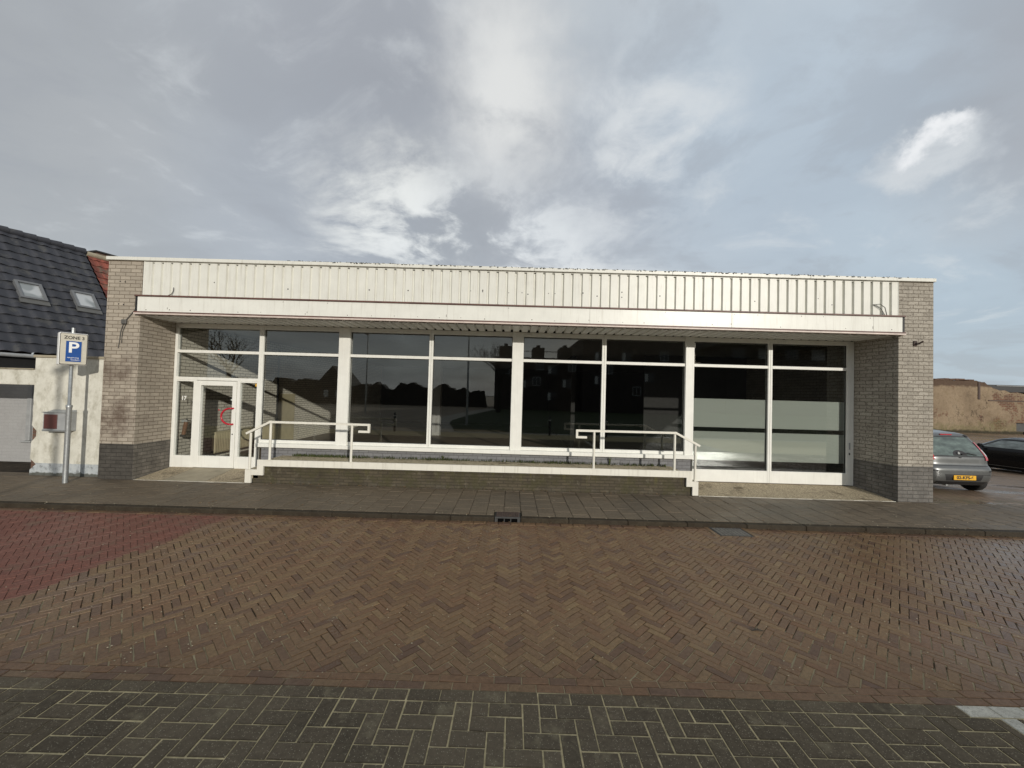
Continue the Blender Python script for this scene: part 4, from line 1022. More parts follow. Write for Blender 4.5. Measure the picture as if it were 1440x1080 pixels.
# ------------------------------------------------------------------ cars: stacks of rounded plan outlines
def lerp(tab, z):
    if z <= tab[0][0]: return tab[0][1]
    for (a, p), (c, q) in zip(tab[:-1], tab[1:]):
        if z <= c:
            k = (z - a) / (c - a); return p + (q - p) * k
    return tab[-1][1]
def spl(tab, z):                       # softened
    h = 0.03; return (lerp(tab, z - h) + 2 * lerp(tab, z) + lerp(tab, z + h)) / 4
class Shell:
    def __init__(s, W, YR, YF, n=4.0): s.W, s.YR, s.YF, s.n = W, YR, YF, n
    def rear(s, x, z, off=0.0):
        w = spl(s.W, z); a, c = spl(s.YR, z), spl(s.YF, z); L = (c - a) / 2
        k = max(0.0, 1 - abs(min(1, abs(x) / w)) ** s.n) ** (1 / s.n)
        return Vector((x, (a + c) / 2 - L * k - off, z))
    def side(s, y, z, sgn, off=0.0):
        w = spl(s.W, z); a, c = spl(s.YR, z), spl(s.YF, z); L = (c - a) / 2
        u = min(1, abs(y - (a + c) / 2) / L); k = max(0.0, 1 - u ** s.n) ** (1 / s.n)
        return Vector((sgn * (w * k + off), y, z))
    def body(s, zs, seg=128):
        b = MB(); v = []; f = []
        for z in zs:
            w = spl(s.W, z); a, c = spl(s.YR, z), spl(s.YF, z); L = (c - a) / 2
            for k in range(seg):
                t_ = 2 * math.pi * k / seg; cx, sy = math.cos(t_), math.sin(t_)
                v.append((w * math.copysign(abs(cx) ** (2 / s.n), cx), (a + c) / 2 + L * math.copysign(abs(sy) ** (2 / s.n), sy), z))
        for i in range(len(zs) - 1):
            for k in range(seg): f.append((i * seg + k, i * seg + (k + 1) % seg, (i + 1) * seg + (k + 1) % seg, (i + 1) * seg + k))
        b.add(v, f, smooth=True); m = (len(zs) - 1) * seg
        b.add(v[m:], [list(range(seg))], smooth=True); b.add(v[:seg], [list(range(seg - 1, -1, -1))])
        return b
    def patch(s, fn, us, vs, off=0.006):
        """grid patch on the shell; fn(u, v) -> Vector"""
        b = MB(); v = [fn(u, w) for w in vs for u in us]; n = len(us)
        b.add(v, [(j * n + i, j * n + i + 1, (j + 1) * n + i + 1, (j + 1) * n + i) for j in range(len(vs) - 1) for i in range(n - 1)], smooth=True)
        return b
def lin(a, c, n): return [a + (c - a) * i / (n - 1) for i in range(n)]
def car_paint(name, c, metal=0.5, rough=0.28, dirt=0.6):
    m, t = material(name); n = t.noise(t.pos, 400, 2)
    x, y, z = t.sep(t.pos)
    col = t.mix(t.smooth(t.math('ADD', z, t.math('MULTIPLY', t.noise(t.pos, 6, 5), -0.2)), 0.25, 0.02, 0, dirt), c, (0.06, 0.05, 0.04))
    pbr(t, col, t.math('ADD', rough, t.math('MULTIPLY', t.noise(t.pos, 7, 4), 0.12)), metal, coat=0.6 if dirt else 0.2, spec=0.5 if dirt else 0.25); return m
M['car_grey'] = car_paint('grey_metallic_paint', (0.135, 0.14, 0.138), 0.55)
M['car_black'] = car_paint('black_paint', (0.005, 0.005, 0.006), 0.0, 0.2, 0.0)
def car_glass(name, c):
    m, t = material(name)
    n = t.noise(t.vmath('MULTIPLY', t.pos, (1.0, 1.0, 2.2)), 3.0, 5, 0.6)
    pbr(t, t.ramp(n, [(0.35, [k * 0.45 for k in c]), (0.55, c), (0.7, [k * 1.7 for k in c])]), 0.05, spec=0.8, coat=0.6)  # mottled base colour paints reflections into the glass
    pbr(t, normal=t.bump(t.noise(t.pos, 2.2, 2), 0.25, 0.05)); return m
M['car_glass'] = car_glass('tinted_reflection_glass', (0.11, 0.145, 0.13)); M['side_glass'] = car_glass('side_glass', (0.24, 0.28, 0.26))
M['trim'] = simple('black_plastic', (0.014, 0.014, 0.015), 0.5)
M['tail'] = simple('red_lens', (0.45, 0.02, 0.03), 0.12, 0.1, 20, coat=1.0)
M['clear'] = simple('clear_lens', (0.65, 0.62, 0.6), 0.1, 0.1, 20, coat=1.0)
M['tyre'] = simple('tyre_rubber', (0.013, 0.013, 0.013), 0.75)
def wheel(parent, x, y, r, w, sgn):
    b = MB(); n = 32
    prof = [(r * 0.62, -w / 2), (r * 0.94, -w / 2), (r, -w * 0.36), (r, w * 0.36), (r * 0.94, w / 2), (r * 0.62, w / 2)]
    v = []; f = []
    for k in range(n):
        a = 2 * math.pi * k / n
        for rr, xx in prof: v.append((x + xx, y + rr * math.cos(a), r + rr * math.sin(a)))
    m = len(prof)
    for k in range(n):
        for i in range(m): f.append((k * m + i, k * m + (i + 1) % m, ((k + 1) % n) * m + (i + 1) % m, ((k + 1) % n) * m + i))
    b.add(v, f, smooth=True); wh = b.build('wheel', M['tyre'], parent)
    b = MB(); xo = x + sgn * w * 0.36
    b.cyl((xo - sgn * 0.05, y, r), (xo, y, r), r * 0.61, 28)
    for k in range(5):
        a = 2 * math.pi * k / 5 + 0.3; b.tube([(xo + sgn * .006, y, r), (xo + sgn * .006, y + r * .56 * math.cos(a), r + r * .56 * math.sin(a))], [0.05, 0.03], 8)
    b.build('rim', M['galv'], wh)

def hatchback():
    c = thing('hatchback_car', 'small grey hatchback seen from behind, half hidden by the right brick pier', 'car', (10.90, 0.97, -0.015))
    W = [(0.20, 0.70), (0.30, 0.785), (0.45, 0.812), (0.62, 0.815), (0.66, 0.80), (0.85, 0.79), (0.95, 0.765), (1.15, 0.69), (1.33, 0.605), (1.40, 0.55), (1.445, 0.46), (1.465, 0.30), (1.47, 0.1)]
    YR = [(0.20, 0.10), (0.28, 0.03), (0.40, 0.0), (0.58, 0.0), (0.64, 0.03), (0.68, 0.07), (0.85, 0.085), (0.92, 0.12), (1.10, 0.22), (1.32, 0.36), (1.38, 0.40), (1.43, 0.52), (1.46, 0.8), (1.47, 1.2)]
    YF = [(0.2, 3.3), (0.4, 3.42), (0.6, 3.38), (0.75, 3.2), (0.86, 2.85), (0.93, 2.55), (1.1, 2.3), (1.38, 1.75), (1.45, 1.5), (1.47, 1.3)]
    S_ = Shell(W, YR, YF, 9.0)
    zs = lin(0.2, 1.40, 49) + [1.41, 1.42, 1.43, 1.44, 1.45, 1.458, 1.465, 1.47]
    S_.body(zs).build('body', M['car_grey'], c)
    # rear screen
    def glassf(u, z): return S_.rear(u * (spl(W, z) - 0.17), z, 0.008)
    rg = S_.patch(glassf, lin(-1, 1, 25), lin(0.90, 1.325, 14)).build('rear_window', M['car_glass'], c, fixn=False)
    S_.patch(lambda u, z: S_.rear(u * (spl(W, z) - 0.15), z, 0.004), lin(-1, 1, 25), lin(0.875, 1.345, 14)).build('window_surround', M['trim'], c, fixn=False)
    # dark wiper motor hood and lion-like badge
    def hood(u, z):
        k = (z - 0.905) / 0.125
        return S_.rear(0.03 + u * 0.165 * max(0.02, (1 - k ** 2.2)) ** 0.5, z, 0.010)
    S_.patch(hood, lin(-1, 1, 13), lin(0.905, 1.03, 9)).build('wiper_cover', M['trim'], rg, fixn=False)
    b = MB(); pr = [(-.02, 0), (-.008, .004), (-.004, -.02), (.006, -.02), (.004, .004), (.016, -.006), (.03, -.004), (.02, .01), (.03, .03), (.012, .026), (.004, .044), (-.012, .05), (-.026, .04), (-.02, .03), (-.028, .018)]
    p0 = S_.rear(0, 0.95); b.prism([(x - .01, z + 0.945) for x, z in pr][::1], p0.y - 0.034, p0.y - 0.028); b.build('badge', M['galv'], c)
    b = MB(); pts = [S_.rear(0.05, 0.935, 0.03), S_.rear(0.2, 0.965, 0.024), S_.rear(0.40, 0.925, 0.024)]; b.tube(pts, [0.014, 0.011, 0.007], 8); b.build('wiper', M['trim'], c)
    # tail lamps climb the pillars
    for sg_ in (-1, 1):
        def tl(u, z):
            k = (z - 0.80) / 0.44; wd = 0.075 + 0.075 * (1 - k)
            return S_.rear(sg_ * (spl(W, z) * 0.925 - wd * u), z, 0.014) + Vector((sg_ * 0.012, 0, 0))
        lp = S_.patch(tl, lin(0, 1, 6), lin(0.80, 1.22, 16)).build('tail_lamp', M['tail'], c, fixn=False)
        S_.patch(lambda u, z: tl(0.15 + 0.6 * u, z) + Vector((0, -0.005, 0)), lin(0, 1, 5), lin(0.90, 1.05, 6)).build('lens', M['clear'], lp, fixn=False)
        S_.patch(lambda u, z: S_.rear(sg_ * (0.60 + 0.12 * u), z, 0.005), lin(0, 1, 5), lin(0.53, 0.565, 3)).build('reflector', M['trim'], c, fixn=False)
    b = MB(); pts = [S_.rear(u, 1.385, 0.012) for u in lin(-0.14, 0.14, 9)]; b.tube(pts, 0.017, 8); b.build('brake_light', M['tail'], c)
    for sg_ in (-1, 1):
        S_.patch(lambda u, z: S_.rear(sg_ * (spl(W, z) * 0.93 - 0.11 * u), z, 0.016), lin(0, 1, 5), lin(1.335, 1.385, 4)).build('spoiler_end', M['trim'], c, fixn=False)
    # tailgate seam, bumper groove, plate recess
    S_.patch(lambda u, z: S_.rear(u * 0.72, z, 0.003), lin(-1, 1, 25), lin(0.662, 0.674, 2)).build('tailgate_seam', M['trim'], c, fixn=False)
    def rec(u, z):
        k = (z - 0.31) / 0.15; return S_.rear(u * (0.40 + 0.05 * k), z, 0.003)
    S_.patch(rec, lin(-1, 1, 13), lin(0.31, 0.465, 5)).build('plate_recess', M['trim'], c, fixn=False)
    S_.patch(lambda u, z: S_.rear(0.335 + 0.3 * u, z, 0.004), lin(0, 1, 9), lin(0.455, 0.468, 2)).build('bumper_groove', M['trim'], c, fixn=False)
    S_.patch(lambda u, z: S_.rear(u * 0.74, z, 0.004), lin(-1, 1, 21), lin(0.205, 0.29, 4)).build('bumper_skirt', M['trim'], c, fixn=False)
    yb = S_.rear(0, 0.39).y
    b = MB(); b.bbox(-0.26, 0.26, yb - 0.022, yb - 0.008, 0.335, 0.445, 0.004); pl_ = b.build('number_plate', M['plate_y'], c)
    text_mesh('plate_text', '02-KFS-6', 0.098, M['ink'], pl_, Matrix.Translation((0, yb - 0.0235, 0.39)) @ UPRIGHT, 0.001, 1.08, offset=0.0035)
    b = MB(); b.cyl((0.13, 0.02, 0.675), (0.13, 0.06, 0.675), 0.0, 6) if False else b.bbox(-0.03, 0.03, S_.rear(0, .86).y - 0.012, S_.rear(0, .86).y, 0.845, 0.868, 0.004); b.build('tailgate_button', M['trim'], c)
    for sg_ in (-1, 1):
        S_.patch(lambda u, z: S_.side(u, z, sg_, 0.006), lin(0.75, 2.25, 16), lin(0.96, 1.33, 8)).build('side_window', M['car_glass'], c, fixn=False)
        for yy in (0.46, 2.80): wheel(c, sg_ * 0.70, yy, 0.28, 0.17, sg_)
    b = MB(); b.bbox(-0.62, 0.62, 0.45, 3.0, 0.14, 0.32, 0.03); b.build('underbody', M['trim'], c)
    b = MB(); b.tube([(-0.30, 0.10, 0.19), (-0.30, 0.5, 0.2)], 0.022, 10); b.build('exhaust', M['galv'], c)
    c.rotation_euler = (0, 0, R(0)); c.scale = (1.03, 1.0, 1.0)
    return c
hatchback()
def coupe():
    c = thing('coupe_car', 'low black car parked side on at the right edge of the wet lot', 'car', (19.55, 4.3, -0.34), R(14))
    W = [(0.16, 0.76), (0.26, 0.84), (0.45, 0.875), (0.70, 0.87), (0.83, 0.84), (0.90, 0.80), (1.05, 0.72), (1.20, 0.62), (1.26, 0.54), (1.29, 0.40), (1.30, 0.15)]
    YR = [(0.16, 0.15), (0.3, 0.02), (0.5, 0.0), (0.7, 0.05), (0.85, 0.12), (0.90, 0.35), (1.05, 0.72), (1.20, 1.12), (1.27, 1.5), (1.30, 1.9)]
    YF = [(0.16, 4.05), (0.3, 4.18), (0.5, 4.2), (0.62, 4.1), (0.74, 3.75), (0.83, 3.3), (0.90, 2.95), (1.0, 2.75), (1.2, 2.4), (1.27, 2.2), (1.30, 2.0)]
    S_ = Shell(W, YR, YF, 4.5)
    S_.body(lin(0.16, 1.26, 45) + [1.265, 1.27, 1.28, 1.29, 1.295, 1.30]).build('body', M['car_black'], c)
    for sg_ in (-1, 1):
        def wf(u, k):
            z = 0.915 + 0.275 * k; y0 = 1.50 + 0.10 * k; y1 = 2.62 - 0.46 * k
            return S_.side(y0 + (y1 - y0) * u, z, sg_, 0.006)
        sw = S_.patch(wf, lin(0, 1, 18), lin(0, 1, 8)).build('side_window', M['side_glass'], c, fixn=False)
        S_.patch(lambda u, z: S_.side(u, z, sg_, 0.007), lin(1.15, 2.95, 12), lin(0.245, 0.262, 2)).build('sill_highlight', M['galv'], c, fixn=False)  # pale metal strip paints the highlight along the sill
        b = MB(); b.tube([S_.side(2.62, 0.92, sg_, 0.0), S_.side(2.60, 0.95, sg_, 0.10)], 0.03, 8); b.bbox(*sorted((sg_ * 0.87, sg_ * 1.05)), 2.53, 2.63, 0.90, 1.03, 0.03); b.build('mirror', M['car_black'], c)
        for yy in (0.78, 3.35): wheel(c, sg_ * 0.765, yy, 0.31, 0.2, sg_)
        for yy in (0.78, 3.35):
            b = MB()
            pa_ = [S_.side(yy + 0.37 * math.cos(a), max(0.17, 0.31 + 0.37 * math.sin(a)), sg_, 0.003) for a in lin(R(-10), R(190), 16)]
            b.tube(pa_, 0.022, 6); b.build('wheel_arch', M['trim'], c)
        b = MB(); b.tube([S_.side(1.45, 0.72, sg_, 0.012), S_.side(1.65, 0.73, sg_, 0.018)], 0.012, 6); b.build('door_handle', M['car_black'], c)
        S_.patch(lambda u, z: S_.rear(sg_ * (0.45 + 0.3 * u), z, 0.006), lin(0, 1, 6), lin(0.6, 0.74, 4)).build('tail_lamp', M['tail'], c, fixn=False)
    S_.patch(lambda u, z: S_.rear(u * (spl(W, z) - 0.12), z, 0.006), lin(-1, 1, 15), lin(0.93, 1.2, 8)).build('rear_window', M['car_glass'], c, fixn=False)
    def ws(u, z):
        p = S_.rear(u * (spl(W, z) - 0.1), z, 0); p.y = spl(YR, z) + spl(YF, z) - p.y + 0.006; return p
    S_.patch(ws, lin(-1, 1, 15), lin(0.93, 1.22, 8)).build('windscreen', M['car_glass'], c, fixn=False)
    b = MB(); b.bbox(-0.66, 0.66, 0.5, 3.8, 0.12, 0.3, 0.03); b.build('underbody', M['trim'], c)
coupe()
# pale trailer near the old wall
tr = thing('trailer', 'pale grey trailer standing against the old wall at the right edge', 'trailer', (39.5, 20.5, -0.40), R(0))
b = MB(); b.bbox(0, 3.2, 0, 1.6, 0.62, 0.68, 0.01)
for q in ((0, 3.2, 0, 0.04), (0, 3.2, 1.56, 1.6)): b.bbox(q[0], q[1], q[2], q[3], 0.68, 1.24, 0.008)
b.bbox(0, 0.04, 0.041, 1.559, 0.68, 1.24, 0.008); b.bbox(3.16, 3.2, 0.041, 1.559, 0.68, 1.24, 0.008)
b.build('side_board', simple('pale_grey_panel', (0.42, 0.41, 0.38), 0.6), tr)
b = MB(); b.bbox(-0.02, 3.22, -0.015, 1.615, 1.241, 1.275, 0.006); b.build('rail', M['trim'], tr)
b = MB(); b.bbox(0.05, 0.3, -0.03, -0.002, 0.72, 0.84, 0.006); b.build('tail_lamp', M['tail'], tr)
for sg_, xx in ((-1, 0.9), (-1, 1.7)):
    b = MB(); b.tube([(xx, -0.05, 0.32), (xx, 0.15, 0.32)], 0.32, 24); b.build('wheel', M['tyre'], tr)
b = MB(); b.bbox(0.1, 3.1, 0.3, 1.3, 0.4, 0.61, 0.02); b.build('chassis', M['trim'], tr)

# ------------------------------------------------------------------ old wall and dark shed at the back of the lot
ow = thing('old_wall', 'tall crumbling ochre rendered wall closing the parking lot', 'wall', (0, 28, 0))
top = []; x = 30.0
while x < 44.2:
    base = 4.50 if x < 43.5 else 4.40 if x < 44.6 else 4.15
    top.append((x, base + rng.uniform(-0.05, 0.05))); x += rng.uniform(0.15, 0.5)
top += [(44.5, 4.1), (45.0, 3.85), (45.6, 3.62), (46.1, 3.66), (46.6, 3.42), (47.2, 3.5), (48.2, 3.3), (54, 3.2)]
outl = [(30, -0.6), (54, -0.6)] + top[::-1]
b = MB(); b.prism(outl, 0.0, 0.6); b.build('render', M['oldwall'], ow)
b = MB(); x = 30.0
while x < 43.0:
    w = rng.uniform(0.3, 0.6); b.bbox(x, x + w - 0.01, -0.05, 0.65, 4.49 + rng.uniform(-0.03, 0.03), 4.62 + rng.uniform(-0.04, 0.04), 0.02); x += w
b.build('coping', M['brick_brown'], ow)
b = MB(); b.bbox(43.55, 43.75, -0.05, -0.002, 2.75, 4.42, 0.01); b.bbox(44.5, 50.0, -0.04, -0.002, 2.62, 2.72, 0.01); b.build('iron_tie', M['rust'], ow)
ds = thing('flat_roof_shed', 'dark flat roofed shed rising behind the right end of the old wall', 'shed', (45.0, 29.4, -0.4))
b = MB(); b.box(0.2, 30, 0.6, 8, 0, 3.94); b.build('wall', M['dark'], ds)
b = MB(); b.box(-0.2, 31, -0.4, 8.5, 3.95, 4.62); b.build('roof', M['trim'], ds)
b = MB(); b.bbox(1.5, 30, -0.46, -0.405, 4.5, 4.56, 0.01); b.build('gutter', M['grey_metal'], ds)

# ------------------------------------------------------------------ across the street (seen mirrored in the shop glass)
ap = thing('apartment_block', 'dark brick apartment block across the street mirrored in the shop windows', 'apartment building', (0, -42, 0))
def block(x0, x1, y0, y1, h, mat): return MB().box(x0, x1, y0, y1, -0.1, h).build('wall', mat, ap)
block(-2.5, 9.0, -12, 0, 7.0, M['brick_apt']); block(9.0, 22, -12, 2.0, 9.8, M['brick_apt'])
b = MB()
for x0, x1, h in ((-2.0, 0.6, 8.6), (2.6, 4.2, 8.5), (6.4, 8.0, 8.6)): b.box(x0, x1, -5, -1.0, 7.0, h); b.box(x0 + .6, x0 + 1.1, -3.5, -2.5, h, h + .5)
b.box(0.6, 6.4, -1.1, -1.0, 7.9, 8.0); b.build('roof_room', M['dark'], ap)
for k, (x0, z0) in enumerate([(0.2, 4.6), (4.6, 4.8), (6.6, 3.0), (4.6, 1.2), (1.2, 2.8), (10.5, 6.6), (14, 6.6), (17, 4.0), (10.5, 3.5)]):
    yf = 0.02 if x0 < 9 else 2.02
    b = MB(); b.box(x0, x0 + 1.3, yf - .03, yf, z0, z0 + 1.2); w_ = b.build('window', M['dark_glass'], ap)
    b = MB(); b.box(x0 + .1, x0 + .5, yf + .002, yf + .01, z0 + .1, z0 + 1.1); b.build('curtain', M['cloth'], w_)
a2 = thing('terrace_house', 'row of dark houses with balconies mirrored in the frosted windows', 'house', (31, -46, 0))
b = MB(); b.box(0, 40, -12, 0, -0.1, 8.0); b.build('wall', M['brick_apt'], a2)
b = MB(); b.box(-0.6, 40.5, -12.5, 0.8, 10.2, 10.5); b.box(1.0, 39, -10, -2.0, 8.0, 10.2); b.build('roof', M['dark'], a2)
for k in range(7):
    b = MB(); b.box(1.8 + k * 4, 3.8 + k * 4, -1.99, -1.95, 8.3, 9.9); w_ = b.build('window', M['cloth'] if k % 2 else M['dark_glass'], a2)
for k, (x0, z0) in enumerate([(-1.6, 4.7), (2.6, 3.2), (7.4, 5.2), (3.0, 5.3), (11.8, 4.9), (15.5, 2.2), (19, 6.8)]):
    yf = 0.02 if x0 < 9 else 2.02
    b = MB()
    for q in ((0, 1.1, 0, .1), (0, 1.1, 1.1, 1.2), (0, .1, .1, 1.1), (1.0, 1.1, .1, 1.1), (.5, .58, .1, 1.1)): b.box(x0 + q[0], x0 + q[1], yf, yf + .05, z0 + q[2], z0 + q[3])
    w_ = b.build('window', M['grey_metal'], ap)
    MB().box(x0 + .1, x0 + 1.0, yf - .05, yf - .002, z0 + .1, z0 + 1.1).build('pane', M['dark_glass'], w_)
def lamp_post(x, y, h, label):
    l = thing('street_lamp', label, 'street lamp', (x, y, -.08), 0, 'street lamps across the road')
    MB().tube([(0, 0, 0), (0, 0, h)], [0.08, 0.045], 10).build('pole', M['galv'], l)
    MB().bbox(-0.15, 0.15, -0.1, 0.5, h, h + 0.12, 0.03).build('lamp_head', M['grey_metal'], l)
lamp_post(-2.9, -14.5, 6.5, 'slim street lamp beside the curving path mirrored in the glass')
lamp_post(-13.0, -24, 7.0, 'slim street lamp on the brown square mirrored in the glass')
for k, (x, y) in enumerate([(-6.2, -10.2), (-4.0, -10.2), (2.0, -10.2), (5.0, -10.2)]):
    bo = thing('bollard', ['dark bollard standing left of the curving path', 'dark bollard standing right by the path mouth', 'dark bollard on the lawn edge', 'dark bollard at the far end of the lawn edge'][k], 'bollard', (x, y, -.07), 0, 'bollards along the far kerb')
    MB().tube([(0, 0, 0), (0, 0, 0.92), (0, 0, 0.98)], [0.06, 0.06, 0.03], 12).build('post', M['trim'], bo)
    MB().tube([(0, 0, 0.78), (0, 0, 0.84)], 0.064, 12).build('band', M['digit'], bo)
sb = thing('advertising_board', 'dark board on two posts across the street mirrored in the right window', 'board', (35.6, -60, 0))
b = MB(); b.box(-2.6, 1.6, -.1, .1, 8.6, 14.0); b.build('board', M['dark'], sb)
for xx in (-1.4, 0.9):
    b = MB(); b.cyl((xx, 0, -0.1), (xx, 0, 8.6), 0.3, 10); b.build('post', M['dark'], sb)
h2 = thing('gable_house', 'small gabled house across the street mirrored left of the entrance', 'house', (-27.5, -44, 0)); h2.scale = (0.62, 0.62, 0.85)
b = MB(); b.box(0, 7, -8, 0, -.1, 3.0); b.build('wall', M['brick_apt'], h2)
b = MB(); b.prism([(-0.4, 2.9), (7.4, 2.9), (3.5, 6.2)], -8.3, 0.3); b.build('roof', M['dark'], h2)
b = MB(); b.box(1.6, 2.6, 0.0, 0.04, 1.0, 2.2); b.box(4.2, 5.2, 0, .04, 1.0, 2.2); b.build('window', M['cloth'], h2)
hw = thing('hedge', 'long dark hedge and low sheds along the far side of the lawn', 'hedge', (-60, -48, 0))
x = 0.0; h_ = 2.2; top = []
while x < 56:
    h_ = min(3.4, max(1.3, h_ + rng.uniform(-.45, .45))); top.append((x, h_ + rng.uniform(-.12, .12))); x += rng.uniform(0.2, 0.55)
b = MB(); b.prism([(0, -.1), (56.2, -.1)] + top[::-1], 0, 1.6)
b.build('hedge_body', M['bark'], hw)
def tree(loc, h, label, seed):
    r_ = random.Random(seed); t_ = thing('bare_tree', label, 'tree', loc, 0, 'bare trees across the street')
    b = MB(); b.tube([(0, 0, -.1), (0.1, 0, h * .25), (0.05, 0.1, h * .45)], [0.28, 0.22, 0.16], 8); b.build('trunk', M['bark'], t_)
    b = MB()
    def br(p, d, l, rad, lv):
        q = p + d * l; m_ = p + d * l * .5 + Vector((r_.uniform(-.1, .1), r_.uniform(-.1, .1), 0)) * l
        b.tube([p, m_, q], [rad, rad * .8, rad * .55], 5, cap=False)
        if lv == 0: return
        for k in range(r_.choice([2, 3, 3])):
            nd = (d + Vector((r_.uniform(-.8, .8), r_.uniform(-.8, .8), r_.uniform(-.2, .6)))).normalized()
            br(p + d * l * r_.uniform(.5, 1), nd, l * r_.uniform(.6, .8), rad * .55, lv - 1)
    for k in range(5):
        br(Vector((0.05, 0.1, h * r_.uniform(.3, .45))), Vector((r_.uniform(-.9, .9), r_.uniform(-.9, .9), .8)).normalized(), h * .22, 0.1, 5)
    b.build('crown', M['bark'], t_)
tree((-27.5, -27, 0), 9.0, 'bare winter tree mirrored in the glass above the entrance door', 3)
tree((-1.6, -33, 0), 8.6, 'bare winter tree mirrored beside the apartment block', 5)

# ------------------------------------------------------------------ grit on the paving
b = MB()
def stone(x, y, z, s):
    a = rng.uniform(0, 6.28); c_, s_ = math.cos(a) * s, math.sin(a) * s
    b.add([(x + c_, y + s_, z), (x - s_ * .7, y + c_ * .7, z), (x - c_, y - s_, z), (x + s_ * .7, y - c_ * .7, z), (x + c_ * .2, y, z + s * .8)], [(0, 1, 4), (1, 2, 4), (2, 3, 4), (3, 0, 4)])
for i in range(900):
    y = rng.uniform(-5.5, -2.2) if rng.random() < .5 else rng.uniform(-5.5, -4.4)
    stone(rng.uniform(-7, 8), y, ZR + 0.003, rng.uniform(0.003, 0.009))
for i in range(160): stone(rng.uniform(-8, 8.5), YK + rng.choice([rng.uniform(.05, .2), rng.uniform(0.3, 1.75)]), 0.003, rng.uniform(0.004, 0.012))
tag(b.build('grit', simple('pale_grit', (0.36, 0.32, 0.23), 0.9, 0.4, 3), fixn=False), 'pale grit scattered over the brick paving', 'grit', kind='stuff')
b = MB()     # wind-blown leaf litter at the wall foot and in the gutter
def leaf(x, y, z):
    a = rng.uniform(0, 6.28); l = rng.uniform(0.012, 0.03); w = l * 0.5; c_, s_ = math.cos(a), math.sin(a)
    b.add([(x - c_ * l, y - s_ * l, z), (x - s_ * w, y + c_ * w, z + rng.uniform(.002, .012)), (x + c_ * l, y + s_ * l, z + rng.uniform(0, .008)), (x + s_ * w, y - c_ * w, z + rng.uniform(.002, .012))], [(0, 1, 2, 3)])
for i in range(150): leaf(rng.uniform(-5.3, 3.7), 0.045 - abs(rng.gauss(0, 0.05)), 0.006)
for i in range(160): leaf(rng.uniform(-8, 9), YK - 0.005 - abs(rng.gauss(0, 0.05)), ZR + 0.006)
for i in range(60): leaf(rng.uniform(-8.5, 9), rng.uniform(YK + .1, -.05), 0.006)
tag(b.build('leaf_litter', simple('dead_leaf', (0.16, 0.10, 0.05), 0.8, 0.5, 9), fixn=False), 'small dead leaves blown along the wall foot and gutter', 'leaves', kind='stuff')
b = MB(); b.tube([(2.30, -4.72, ZR + .008), (2.36, -4.705, ZR + .012), (2.42, -4.72, ZR + .008)], [0.003, 0.006, 0.002], 6); b.tube([(2.36, -4.705, ZR + .010), (2.385, -4.68, ZR + .011)], 0.003, 5)
tag(b.build('twig', M['bark']), 'short dark twig lying on the brown brick road', 'twig')

# ------------------------------------------------------------------ sky, sun, camera
EL, AZ = 14.3, 26.0
W_ = bpy.data.worlds.new('World'); S.world = W_; W_.use_nodes = True
t = NT(W_.node_tree); t.n.clear()
out = t.new('ShaderNodeOutputWorld')
sky = t.new('ShaderNodeTexSky', sky_type='NISHITA', sun_disc=False)
sky.sun_elevation = R(EL); sky.sun_rotation = R(180 - AZ); sky.air_density = 1.0; sky.dust_density = 1.5
dirv = t.new('ShaderNodeTexCoord').outputs['Generated']
dx, dy, dz = t.sep(dirv)
den = t.math('ADD', t.math('MAXIMUM', dz, 0.0), 0.22)
P = t.comb(t.math('DIVIDE', dx, den), t.math('DIVIDE', dy, den), 0.0)
P = t.vmath('ADD', P, (3.7, 1.2, 0.0))
warp = t.noise(P, 0.8, 3); P2 = t.vmath('ADD', P, t.comb(t.math('MULTIPLY', warp, 0.9), t.math('MULTIPLY', warp, -0.6), 0.0))
n1 = t.noise(P2, 0.75, 8, 0.52); n2 = t.noise(t.vmath('ADD', P2, (11, 4, 2)), 1.9, 9, 0.58); n3 = t.noise(t.vmath('ADD', P2, (1, 14, 2)), 4.5, 8, 0.6)
cloud = t.ramp(t.math('ADD', t.math('MULTIPLY', n1, 0.72), t.math('MULTIPLY', n2, 0.28)), [(0.33, (0.315, 0.335, 0.36)), (0.46, (0.41, 0.435, 0.465)), (0.56, (0.525, 0.56, 0.59)), (0.68, (0.68, 0.705, 0.72))])
wv = t.new('ShaderNodeTexNoise'); t.put(wv.inputs['Vector'], dirv); t.put(wv.inputs['Scale'], 9.0); t.put(wv.inputs['Detail'], 7.0); t.put(wv.inputs['Roughness'], 0.6)
dirw = t.vmath('ADD', dirv, t.vmath('SCALE', t.vmath('SUBTRACT', wv.outputs['Color'], (0.5, 0.5, 0.5)), scale=0.16))
def blob(d, r0, r1, amt=1.0, stretch=None):
    l = math.sqrt(sum(k * k for k in d)); d = [k / l for k in d]
    v_ = t.vmath('SUBTRACT', dirw, d)
    if stretch: v_ = t.vmath('MULTIPLY', v_, stretch)
    return t.smooth(t.vmath('LENGTH', v_), r0, r1, amt, 0.0)
def over(c, f, col): return t.mix(f, c, col)
